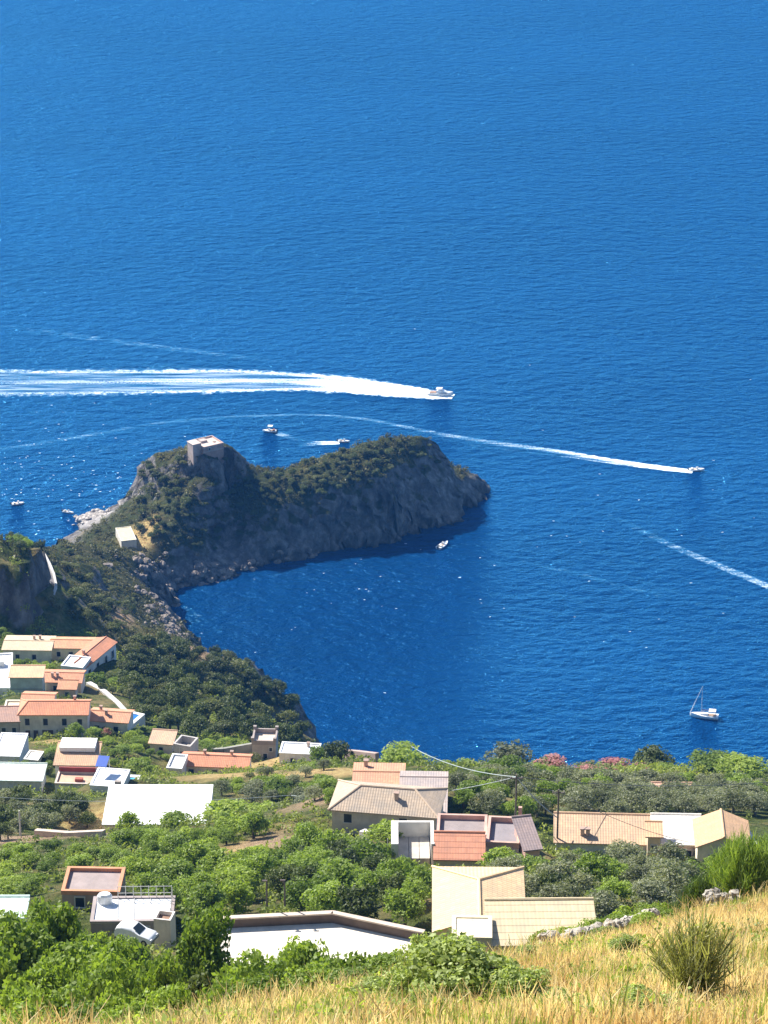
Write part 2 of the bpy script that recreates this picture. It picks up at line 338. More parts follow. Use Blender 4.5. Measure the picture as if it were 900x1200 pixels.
# foreground slope under the viewer
for x in (-60, -20, 0, 20, 60): cw(x, 0, 378.2); cw(x, -45, 402)
for p in ((450,1199,34),(300,1205,38),(300,1186,46),(200,1205,46),(120,1250,46),(0,1300,50),(480,1150,52),(640,1116,60),(700,1104,63),(760,1088,66),(830,1066,71),(900,1044,76),
          (900,1130,49),(780,1150,46),(900,1195,36),(640,1196,38),(560,1165,46),(-80,1320,50),(1000,1050,76)): ct(*p)
for x, y, z in ((-40,80,321),(-20,80,323),(0,80,323.5),(14,88,321),(26,96,321),(-40,110,305),(-15,110,306),(10,112,305),(30,120,302),(-10,140,286),(15,145,283),(-35,140,284)): cw(x, y, z)
for p in ((750,1052,200),(880,1035,208),(700,1020,238),(860,1016,240),(30,1066,235),(30,1030,252),(130,1006,262),(60,981,300),(130,980,295),(10,985,300),(300,1035,235),(420,1055,215),
          (300,1000,258),(240,985,285),(300,960,315),(350,945,335),(330,905,385),(400,985,262),(470,1020,238),(620,1030,225),(700,945,308),(800,945,305),(700,905,352),(880,905,348),(600,905,358),(600,945,315),
          (480,898,352),(420,893,385),(930,940,300),(540,930,318),
          (200,912,390),(250,890,422),(360,892,405),(60,935,355),(10,955,330),(90,975,305),(40,885,400),(135,895,402),(160,880,415),(160,858,440),(110,862,428),(60,868,426),(165,845,452),
          (75,815,474),(110,810,480),(140,812,476),(20,815,458),(65,786,498),(60,768,532),(130,785,520),
          (20,744,546),(56,744,548),(57,690,566),(54,664,582),
          (92,738,590),(82,700,640),(100,665,688),(64,642,690),(125,705,715),(140,738,695),(110,748,640),(170,765,615),(150,800,545),(200,800,565),(180,830,490),(270,835,525),(250,868,455),(330,868,465),(235,790,615),(190,762,690),
          (215,754,736),(240,764,700),(300,780,655),(340,814,595),(366,864,512),
          (185,700,772),(160,682,774),(180,660,800),(150,645,812),(145,634,826),(100,642,785),(75,634,788),(110,622,836),(102,606,866),(175,640,822),
          (168,540,868),(146,600,872),(136,604,872),(150,588,872),(128,594,884),(185,531,866),(205,533,864),(240,548,858),(290,549,866),(330,554,868),(370,537,872),(400,530,875),(430,519,879),(460,513,882),(490,511,885),(504,514,887),(512,528,888),(522,549,890),(540,553,892),(558,556,896),(345,549,870),
          (450,562,859),(400,578,853),(350,594,848),(300,606,842),(262,600,853),(262,640,838),(215,600,836),(219,565,852),(213,640,826),(500,560,874),(165,600,850),(156,580,862),(200,575,850),(190,620,830)): ct(*p)
for h in HOUSES:
    if h['roof'] is None: continue
    c, s = math.cos(h['a']), math.sin(h['a'])
    for u in (-.5, .5):
        for v in (-.5, .5):
            lx, ly = u * (h['w'] + .6), v * (h['d'] + .6)
            cw(h['loc'][0] + lx * c - ly * s, h['loc'][1] + lx * s + ly * c, h['loc'][2] + .05)
tw = HOUSES[0]
for i in range(8):
    a_ = i * math.pi / 4 + tw['a']; cw(tw['loc'][0] + 7.2 * math.cos(a_), tw['loc'][1] + 7.2 * math.sin(a_), tw['loc'][2] - .6)
# coast line
def zp(px, py): p = PZ(px, py, 0); return (p[0], p[1])
def yo(px, py, Y, dx, dy=4): p = PY(px, py, Y); return (p[0] + dx, p[1] + dy)
COAST = [(-900,700),(-420,735),(-200,790),(-128,800),(-112,822), zp(86,620), zp(88,608), zp(112,595), zp(138,589), (-84,893),(-70,899),(-50,896),(-28,898),(-8,908),(10,914),(25,911),(34,906),
         zp(567,575), zp(560,590), zp(532,612), zp(492,624), zp(450,640), zp(400,645), zp(350,656), zp(300,667), zp(255,682), zp(224,687), zp(206,690), zp(203,699), zp(208,707), zp(192,713), zp(196,727), zp(212,741), zp(218,750),
         yo(240,764,700,14), yo(300,780,655,19), yo(340,814,595,28), yo(366,864,512,46), (34,496),(60,480),(120,468),(220,462),(420,450),(900,440),(900,-200),(-900,-200)]
for x, y in COAST[2:-4]: cw(x, y, .3)
CT = np.array(CT)
def tps_fit(P):
    n = len(P); r = np.hypot(P[:, None, 0] - P[None, :, 0], P[:, None, 1] - P[None, :, 1])
    A = np.zeros((n + 1, n + 1)); A[:n, :n] = r + np.eye(n) * -.15; A[:n, n] = A[n, :n] = 1
    return np.linalg.solve(A, np.append(P[:, 2], 0))
_W = tps_fit(CT)
def tps(X, Y):
    z = np.full(X.shape, _W[-1])
    for (x, y, _), w in zip(CT, _W[:-1]): z += w * np.hypot(X - x, Y - y)
    return z
def sdist(X, Y, poly):
    d = np.full(X.shape, 1e9); ins = np.zeros(X.shape, bool); n = len(poly)
    for i in range(n):
        (xa, ya), (xb, yb) = poly[i], poly[(i + 1) % n]
        ex, ey = xb - xa, yb - ya
        t = np.clip(((X - xa) * ex + (Y - ya) * ey) / (ex * ex + ey * ey), 0, 1)
        d = np.minimum(d, np.hypot(X - xa - t * ex, Y - ya - t * ey))
        cr = (ya > Y) != (yb > Y)
        with np.errstate(divide='ignore', invalid='ignore'):
            ins ^= cr & (X < ex * (Y - ya) / (ey if ey else 1e-9) + xa)
    return np.where(ins, d, -d)
BLUFF = [(-190,545),(-96,548),(-77,549.5),(-72,553),(-72.5,562),(-73.5,572),(-76,583),(-84,594),(-110,602),(-190,606)]
def height(X, Y):
    z = tps(X, Y)
    d = sdist(X, Y, COAST)
    rough = fbm(X * .11, Y * .11, 4) - .5
    fine = fbm(X * .45 + 50, Y * .45, 3) - .5
    nearcoast = np.clip(1 - (Y - 560) / -60, 0, 1)
    db = sdist(X, Y, BLUFF) + rough * 2.5 * np.clip((Y - 540) / 20, 0, 1)
    shelf = X > -79.2 + 1.2 * (rough)
    top = 128.5 - np.clip(X + 86, 0, 12) * .42 - np.clip(Y - 565, 0, 60) * .62 + rough * 3 + fine * 2
    top = np.where(shelf & (Y < 590), np.minimum(top, 114.0 + fine * .5), top)
    z = np.where((db > 0) & (Y > 540), np.maximum(z, np.minimum(top, z + db * 5.0)), z)
    k = np.where(Y > 600, 3.2, 2.2)
    dd = d + (rough * 7 + fine * 3.5) * nearcoast
    zc = dd * k * (.72 + 1.0 * fbm(X * .06 + 3, Y * .06 + 8, 3)) - .4
    z = np.minimum(z, zc)
    z = np.where(d < 0, np.minimum(z, d * .8 + .6 * (rough + .3)), z)
    amp = np.clip((Y - 120) / 300, .15, 1)
    z = z + rough * 1.2 * amp + fine * (.35 + 1.3 * np.clip((Y - 600) / 60, 0, 1))
    return np.maximum(z, -6)
gx = np.concatenate([np.arange(-420, -150, 10), np.arange(-150, -60, 1.2), np.arange(-60, 60, 1.0), np.arange(60, 130, 2.5), np.arange(130, 421, 10)])
gy = np.concatenate([np.arange(-48, 112, 1.0), np.arange(112, 600, 2.0), np.arange(600, 925, .85)])
GX, GY = np.meshgrid(gx, gy)
GZ = height(GX, GY)
def ground(x, y):
    x = np.atleast_1d(np.asarray(x, float)); y = np.atleast_1d(np.asarray(y, float))
    i = np.clip(np.searchsorted(gx, x) - 1, 0, len(gx) - 2); j = np.clip(np.searchsorted(gy, y) - 1, 0, len(gy) - 2)
    fx = np.clip((x - gx[i]) / (gx[i + 1] - gx[i]), 0, 1); fy = np.clip((y - gy[j]) / (gy[j + 1] - gy[j]), 0, 1)
    return (GZ[j, i] * (1 - fx) + GZ[j, i + 1] * fx) * (1 - fy) + (GZ[j + 1, i] * (1 - fx) + GZ[j + 1, i + 1] * fx) * fy
_RY = np.concatenate([np.arange(24, 120, .5), np.arange(120, 930, 1.0)])
def hit(px, py, ymin=24):
    """where the line of sight through a pixel first meets the ground"""
    d = ray(px, py); t = _RY / d[1]; zz = CAM_H + d[2] * t
    g = ground(d[0] * t, _RY)
    k = np.nonzero((zz <= g) & (_RY >= ymin))[0]
    if len(k) == 0: return None
    k = k[0]
    return np.array([d[0] * t[k], _RY[k], g[k]])
# patches of bare or golden ground: (pixel, half-length px, kind)
gold = np.zeros(GX.shape); soil = np.zeros(GX.shape); pale = np.zeros(GX.shape)
def patch(arr, px, py, rx, ry, Y=None, v=1.0):
    p = hit(px, py) if Y is None else PY(px, py, Y)
    if p is None: return
    q = (GX - p[0]) ** 2 / rx ** 2 + (GY - p[1]) ** 2 / ry ** 2
    arr[:] = np.maximum(arr, v * np.clip(1.7 - 1.2 * np.sqrt(q) - .9 * (fbm(GX * .3, GY * .3, 3) - .3), 0, 1))
patch(gold, 300, 903, 14, 10); patch(gold, 370, 905, 10, 8); patch(gold, 410, 905, 6, 6); patch(gold, 268, 908, 9, 10)
patch(soil, 365, 940, 4, 6); patch(soil, 320, 985, 4, 6); patch(soil, 370, 988, 7, 4); patch(gold, 345, 985, 6, 4); patch(gold, 305, 990, 6, 6)
patch(soil, 60, 980, 10, 6); patch(soil, 20, 985, 6, 5); patch(gold, 110, 972, 5, 8); patch(gold, 60, 870, 5, 5)
patch(soil, 145, 722, 3, 12); patch(gold, 75, 633, 7, 7); patch(gold, 200, 755, 8, 12); patch(soil, 230, 762, 8, 8); patch(soil, 62, 636, 4, 4)
patch(gold, 165, 630, 6, 12); patch(pale, 112, 607, 12, 10); patch(pale, 98, 606, 8, 8); patch(pale, 130, 600, 7, 9)
pale *= np.clip((9 - GZ) / 3, 0, 1)
gold = np.maximum(gold, np.clip((100 - GY) / 20, 0, 1))
# ------------------------------------------------------------------ setting: ground and sea
def build_ground():
    ny, nx = GX.shape
    slope = np.hypot(np.gradient(GZ, gx, axis=1), np.gradient(GZ, gy, axis=0))
    st = np.clip((slope - .9) / 1.0, 0, 1) * np.clip((GY - 540) / 20, 0, 1)
    rg = lambda a, b: 1 - np.abs(2 * fbm(a, b, 4) - 1) * 1.6
    jx = (rg(GX * .16 + GZ * .13, GY * .16 + 5) - .55) * 5.5 * st + (fbm(GX * .5 + GZ * .6, GY * .5, 2) - .5) * 2.2 * st
    jy = (rg(GX * .2 + 40, GY * .12 + GZ * .24) - .55) * 5.0 * st
    V = np.stack([GX + jx, GY + jy, GZ], -1).reshape(-1, 3)
    idx = np.arange(ny * nx).reshape(ny, nx)
    Q = np.stack([idx[:-1, :-1], idx[:-1, 1:], idx[1:, 1:], idx[1:, :-1]], -1).reshape(-1, 4)
    m = bpy.data.meshes.new('hillside')
    m.vertices.add(len(V)); m.vertices.foreach_set('co', V.astype(np.float32).ravel())
    m.loops.add(Q.size); m.loops.foreach_set('vertex_index', Q.astype(np.int32).ravel())
    m.polygons.add(len(Q)); m.polygons.foreach_set('loop_start', np.arange(0, Q.size, 4, dtype=np.int32))
    m.polygons.foreach_set('use_smooth', np.full(len(Q), True)); m.update(calc_edges=True)
    for nm, a in (('gold', gold), ('soil', soil), ('pale', pale)):
        at = m.attributes.new(nm, 'FLOAT', 'POINT'); at.data.foreach_set('value', a.astype(np.float32).ravel())
    mat, nt, out = new_mat('hillside'); N = NT(nt)
    geo = N.n('NewGeometry'); pos = geo.outputs['Position']
    nz = N.n('SeparateXYZ', i_Vector=geo.outputs['Normal']).outputs[2]
    pz = N.n('SeparateXYZ', i_Vector=pos).outputs[2]
    att = lambda k: N.n('Attribute', attribute_name=k).outputs['Fac']
    n1 = N.noise(pos, .12, 6, .62); n2 = N.noise(pos, .9, 5, .65); n3 = N.noise(pos, .35, 5, .6)
    green = N.ramp(n2, [(.3, (.035,.055,.012)), (.55, (.09,.115,.025)), (.75, (.2,.18,.06))])
    green = N.mix(N.ramp(n1, [(.5, 0), (.66, 1)]), green, (.26,.2,.085))
    gcol = N.ramp(n2, [(.3, (.36,.20,.08)), (.6, (.56,.43,.18)), (.8, (.38,.34,.12))])
    scol = N.ramp(n2, [(.3, (.30,.19,.11)), (.7, (.48,.35,.22))])
    green = N.mix(N.math('MULTIPLY', N.ramp(N.math('MULTIPLY', N.n('SeparateXYZ', i_Vector=pos).outputs[1], .001), [(.6, 0), (.7, 1)]), .75), green, (.035,.042,.014))
    c = N.mix(att('gold'), green, gcol); c = N.mix(att('soil'), c, scol)
    rk = N.ramp(N.noise(N.mapping(pos, (1, 1, .55)), .38, 7, .68), [(.28, (.075,.07,.066)), (.48, (.165,.152,.142)), (.62, (.30,.275,.25)), (.75, (.42,.39,.355))])
    rk = N.mix(N.ramp(n3, [(.55, 0), (.75, .55)]), rk, (.2,.15,.1))
    pl = N.ramp(n3, [(.3, (.34,.3,.27)), (.6, (.62,.58,.54))])
    rk = N.mix(att('pale'), rk, pl)
    sl = N.math('ADD', nz, N.math('MULTIPLY', N.math('SUBTRACT', n3, .5), .5))
    low = N.math('ADD', N.ramp(sl, [(.58, 1), (.72, 0)]), N.ramp(N.math('MULTIPLY', N.math('ADD', pz, N.math('MULTIPLY', n3, 6)), .05), [(.42, 1), (.62, 0)]), clamp=True)
    low = N.math('MAXIMUM', low, att('pale'))
    far = N.ramp(N.math('MULTIPLY', N.n('SeparateXYZ', i_Vector=pos).outputs[1], .001), [(.528, 0), (.538, 1)])
    c = N.mix(N.math('MULTIPLY', low, far), c, rk)
    wet = N.ramp(N.math('ADD', N.math('MULTIPLY', pz, .4), n3), [(.55, 1), (.95, 0)])
    c = N.mix(N.math('MULTIPLY', wet, .6), c, (.07,.06,.05))
    h = N.math('ADD', N.math('MULTIPLY', N.noise(N.mapping(pos, (1,1,.6)), .45, 9, .72), 2.6), N.math('MULTIPLY', N.noise(pos, 5, 4), .12))
    b = N.n('Bump', i_Strength=.9, i_Distance=1.0, i_Height=h).outputs[0]
    p = N.n('BsdfPrincipled', i_Base_Color=c, i_Roughness=.95, i_Normal=b); p.inputs['Specular IOR Level'].default_value = .15
    N.l(p.outputs[0], out.inputs[0])
    m.materials.append(mat)
    return tag(link(bpy.data.objects.new('hillside', m)), 'steep terraced hillside falling to the rocky cape', 'hillside', kind='structure')

def build_sea():
    mat, nt, out = new_mat('sea_water'); N = NT(nt)
    pos = N.n('NewGeometry').outputs['Position']
    gust = N.noise(N.mapping(pos, (.0045, .011, 1), (0, 0, R(12))), 1, 4, .55)
    w0 = N.noise(N.mapping(pos, (.04, .055, 1), (0, 0, R(-14))), 1, 3, .55)
    w1 = N.noise(N.mapping(pos, (.15, .25, 1), (0, 0, R(9))), 1, 4, .6)
    w2 = N.noise(N.mapping(pos, (.42, .5, 1), (0, 0, R(-20))), 1, 4, .65)
    h = N.math('ADD', N.math('MULTIPLY', w0, 1.3), N.math('MULTIPLY', w1, 2.5))
    h = N.math('ADD', h, N.math('MULTIPLY', w2, N.math('ADD', .38, N.math('MULTIPLY', gust, .5))))
    b = N.n('Bump', i_Strength=1.0, i_Distance=1.0, i_Height=h).outputs[0]
    c = N.mix(N.ramp(gust, [(.35, 0), (.65, 1)]), SEA_A, SEA_B)
    dif = N.n('BsdfDiffuse', i_Color=c, i_Normal=b); gl = N.n('BsdfGlossy', i_Color=(.12,.55,1,1), i_Roughness=.085, i_Normal=b)
    fr = N.n('Fresnel', i_IOR=1.36, i_Normal=b).outputs[0]
    p = N.n('MixShader', i_Fac=fr); N.l(dif.outputs[0], p.inputs[1]); N.l(gl.outputs[0], p.inputs[2])
    N.l(p.outputs[0], out.inputs[0])
    mb = MB(); L = 6000
    xs = [-L, -2000, 2000, L]; ys = [-2000, 300, 3000, L]
    for i in range(3):
        for j in range(3): mb.face([(xs[i], ys[j], 0), (xs[i+1], ys[j], 0), (xs[i+1], ys[j+1], 0), (xs[i], ys[j+1], 0)])
    return tag(mb.build('sea', mat, merge=True), 'deep blue sea rippled by a light wind', 'sea', kind='structure')

# foam ribbons lying on the water
def foam_mat(name, dens, streak, col=(.85,.9,.92), bands=None, gain=2.3, under=0.0):
    mat, nt, out = new_mat(name); N = NT(nt)
    uv = N.n('UVMap').outputs[0]; s = N.n('SeparateXYZ', i_Vector=uv); u, v = s.outputs[0], s.outputs[1]
    pos = N.n('NewGeometry').outputs['Position']
    n1 = N.noise(N.mapping(pos, (streak, .55, 1)), 1, 5, .65)
    n2 = N.noise(pos, 1.3, 4, .7)
    av = N.math('ABSOLUTE', v)
    edge = N.ramp(N.math('ADD', av, N.math('MULTIPLY', N.math('SUBTRACT', N.noise(pos, .35, 5, .7), .5), .75)), [(.62, 1), (.86, 0)])
    den = N.n('Attribute', attribute_name='dens').outputs['Fac']
    f = N.math('ADD', N.math('MULTIPLY', n1, .7), N.math('MULTIPLY', n2, .5))
    if bands:
        bd = N.ramp(N.math('MULTIPLY', N.math('ADD', v, 1), .5), bands)
        f = N.math('ADD', f, N.math('MULTIPLY', N.math('SUBTRACT', bd, .5), .55))
    a = N.math('ADD', N.math('SUBTRACT', f, 1.05), N.math('MULTIPLY', den, dens))
    a = N.math('MULTIPLY', N.math('MULTIPLY', a, gain, clamp=True), edge, clamp=True)
    a = N.math('MAXIMUM', a, N.math('MULTIPLY', N.math('MULTIPLY', edge, under), N.ramp(n1, [(.35, 0), (.6, 1)])))
    d = N.n('BsdfDiffuse', i_Color=N.ramp(a, [(.15, (.06,.36,.66)), (.75, col)])); t = N.n('BsdfTransparent')
    mx = N.n('MixShader', i_Fac=a); N.l(t.outputs[0], mx.inputs[1]); N.l(d.outputs[0], mx.inputs[2]); N.l(mx.outputs[0], out.inputs[0])
    return mat
def ribbon(name, pts, mat, label, z=.06, kind='stuff', cat='wake', n=8):
    """pts: (px, py, width in px seen vertically, density)"""
    P = []
    for a, b in zip(pts[:-1], pts[1:]):
        for k in range(n):
            t = k / n; P.append([a[i] * (1 - t) + b[i] * t for i in range(4)])
    P.append(list(pts[-1])); P = np.array(P)
    for _ in range(6): P[1:-1, :2] = (P[:-2, :2] + 2 * P[1:-1, :2] + P[2:, :2]) / 4
    C = np.array([PZ(p[0], p[1], z) for p in P])
    HW = np.array([(PZ(p[0], p[1] - p[2] / 2, z)[1] - PZ(p[0], p[1] + p[2] / 2, z)[1]) / 2 for p in P])
    T = np.gradient(C, axis=0); T /= np.linalg.norm(T, axis=1)[:, None]
    Nn = np.stack([-T[:, 1], T[:, 0], 0 * T[:, 0]], 1) * np.sign(T[:, :1])
    HWp = HW * np.abs(Nn[:, 1])
    vv = np.linspace(-1, 1, 9); verts, dens = [], []
    for c, nn, hw, p in zip(C, Nn, HWp, P):
        for q in vv: verts.append(tuple(c + nn * hw * q)); dens.append(p[3])
    faces = []; uvs = []
    for i in range(len(C) - 1):
        for j in range(8):
            f = (i * 9 + j, (i + 1) * 9 + j, (i + 1) * 9 + j + 1, i * 9 + j + 1)
            faces.append(f); uvs += [(a // 9, vv[a % 9]) for a in f]
    m = bpy.data.meshes.new(name); m.from_pydata(verts, [], faces)
    uv = m.uv_layers.new(name='UVMap'); uv.data.foreach_set('uv', np.array(uvs, np.float32).ravel())
    at = m.attributes.new('dens', 'FLOAT', 'POINT'); at.data.foreach_set('value', np.array(dens, np.float32))
    m.materials.append(mat)
    o = link(bpy.data.objects.new(name, m))
    return tag(o, label, cat, kind=kind)
SEA_A, SEA_B = (.0008,.032,.116), (.0015,.042,.147)
build_ground(); build_sea()
B3 = [(0, .9), (.16, 1), (.3, .3), (.5, .85), (.7, .3), (.84, 1), (1, .9)]
ribbon('boat_wake', [(-60,449,40,.72),(100,448,38,.76),(250,446,36,.88),(340,447,27,.95),(400,450,26,1.3),(450,456,22,1.6),(503,462,15,1.9),(531,465,8,1.6)],
       foam_mat('wake_big', .62, .035, bands=B3, gain=2.4, under=.5), 'broad white wake trailing left from the large motorboat')
ribbon('boat_wake', [(-40,535,11,.54),(90,515,11,.58),(180,498,9,.57),(260,490,7,.58),(360,487,7,.62),(430,492,8,.6),(500,508,11,.68),(570,520,12,.72),(650,530,11,.85),(720,541,8,1.2),(780,549,7,1.7),(812,552.5,6,2.2)],
       foam_mat('wake_thin', .62, .05, gain=1.9, under=.05, bands=[(0,1),(.3,.3),(.6,.8),(1,.9)]), 'long thin white wake curving behind the small fast boat')
ribbon('boat_wake', [(660,576,5,.35),(700,597,8,.6),(740,616,10,.68),(790,641,11,.8),(850,666,11,.85),(905,689,11,.95),(980,720,12,.9)], foam_mat('wake_old', .68, .15), 'old faint wake crossing the sea towards the right edge')
ribbon('foam_line', [(-20,380,7,.7),(60,390,8,.75),(150,402,7,.8),(240,413,6,.8),(330,425,5,.7),(400,433,4,.4)], foam_mat('wake_bow', .62, .2), 'faint bow-wave line above the large motorboat wake', cat='foam')
ribbon('foam_line', [(560,648,4,.5),(660,668,6,.75),(740,690,6,.75),(820,708,5,.7),(910,724,5,.6)], MATS.setdefault('wb', bpy.data.materials['wake_bow']), 'faint ripple line across the sea right of the headland', cat='foam')
ribbon('boat_wake', [(325,508,6,.9),(340,512,7,.75),(356,519,6,.5)], bpy.data.materials['wake_old'], 'short broken wake behind the small open boat above the saddle of the headland')
ribbon('boat_wake', [(398,519,4,1.4),(375,519,6,1.0),(348,521,7,.6)], bpy.data.materials['wake_old'], 'short wake left of the tiny boat by the headland crest')
ribbon('foam_patch', [(205,708,16,.8),(222,722,28,.85),(248,742,28,.7),(285,768,12,.45)], foam_mat('foam_shore', .55, .5), 'broken foam on the water beside the shore rocks in the cove', cat='foam')
ribbon('foam_patch', [(370,660,6,.3),(410,675,12,.5),(450,688,10,.45),(480,700,6,.2)], bpy.data.materials['foam_shore'], 'scattered white flecks in the cove below the headland', cat='foam')

ribbon('foam_line', [(-30,560,8,.6),(60,540,8,.7),(160,518,7,.7),(230,505,6,.6)], bpy.data.materials['wake_bow'], 'faint curved ripple line left of the tower on the headland', cat='foam')
def flecks(label, n, cx, cy, sx, sy, smax):  # flat pale flecks: mainly sun glints painted on the water, some foam
    V = []; px = cx + rng.normal(size=n) * sx; py = cy + rng.normal(size=n) * sy
    for a, b in zip(px, py):
        if b < 250 or b > 880: continue
        p = PZ(a, b, .07); d = sdist(np.array([p[0]]), np.array([p[1]]), COAST)[0]
        if d > -2: continue
        l = rng.uniform(.25, smax); w = l * rng.uniform(.25, .5); t = rng.normal() * .4; c, s = math.cos(t), math.sin(t)
        q = [(-l,0),(-l*.3,-w),(l*.5,-w*.6),(l,w*.1),(l*.2,w)]
        V += [(p[0] + x*c - y*s, p[1] + x*s + y*c, p[2]) for x, y in q]
    tag(np_mesh('glint_foam_flecks', np.array(V), 5, None, MATS.setdefault('fleck', plain('fleck', (.62,.72,.8), .7))), label, 'foam', kind='stuff')
flecks('tiny painted sun glints and foam on the choppy water left of the headland', 200, 60, 560, 90, 40, .6)
flecks('tiny painted sun glints and foam on the water of the cove and along the headland', 28, 400, 690, 120, 34, .5)
flecks('tiny painted sun glints and foam scattered on the open sea to the right', 40, 640, 620, 180, 90, .6)
def haze():
    mat, nt, out = new_mat('haze'); N = NT(nt)
    v = N.n('VolumePrincipled', i_Color=(.09,.37,1,1), i_Density=HAZE, i_Anisotropy=.0)
    nt.links.new(v.outputs[0], out.inputs['Volume'])
    tag(MB().box(-6500, 6500, -2500, 6500, -8, 460).build('haze', mat), 'thin blue summer haze over the sea', 'haze', kind='stuff')
HAZE = 8e-5
haze()
# ------------------------------------------------------------------ build the houses
def colkey(c): return '_'.join('%02d' % int(x * 99) for x in c)
def rows_mat(c): return tiles('rows_' + colkey(c), c, pitch=.3, row=.8, depth=.10, ribw=-.2, line=1.0)
def white_mat(c): return plaster('whiteroof_' + colkey(c), c, .08)
FRAME = plain('window_frame', (.62,.58,.52), .6); GLASS = plain('dark_pane', (.03,.035,.045), .15)
SHUT = plain('brown_door', (.12,.07,.05), .6)
def ridge_caps(root, segs, mat):
    m = MB()
    for a, b in segs: m.tube([a, b], .13, 6)
    m.build('ridge_cap', mat, root)
def add_window(root, h, face, u, v, w, hh):
    W, D = h['w'], h['d']
    ax = {'front': 0, 'right': 90, 'back': 180, 'left': -90}[face]
    half = D / 2 if face in ('front', 'back') else W / 2
    M = Matrix.Rotation(R(ax), 3, 'Z')
    def bx(mb, x0, x1, y0, y1, z0, z1):
        t = MB(); t.box(x0, x1, y0, y1, z0, z1)
        for f in t.f: mb.face([M @ Vector(t.v[i]) for i in f])
    p = MB(); bx(p, u - w / 2, u + w / 2, -half - .03, -half + .1, v - hh / 2, v + hh / 2)
    name = 'door' if v - hh / 2 < .25 else 'window'
    o = p.build(name, SHUT if name == 'door' else GLASS, root)
    f = MB(); t = .1
    bx(f, u - w/2 - t, u - w/2, -half - .07, -half + .05, v - hh/2, v + hh/2 + t)
    bx(f, u + w/2, u + w/2 + t, -half - .07, -half + .05, v - hh/2, v + hh/2 + t)
    bx(f, u - w/2, u + w/2, -half - .07, -half + .05, v + hh/2, v + hh/2 + t)
    f.build('frame', FRAME, o)
    if name == 'window':
        s = MB(); bx(s, u - w/2 - t, u + w/2 + t, -half - .14, -half + .05, v - hh/2 - .1, v - hh/2); s.build('sill', FRAME, o)

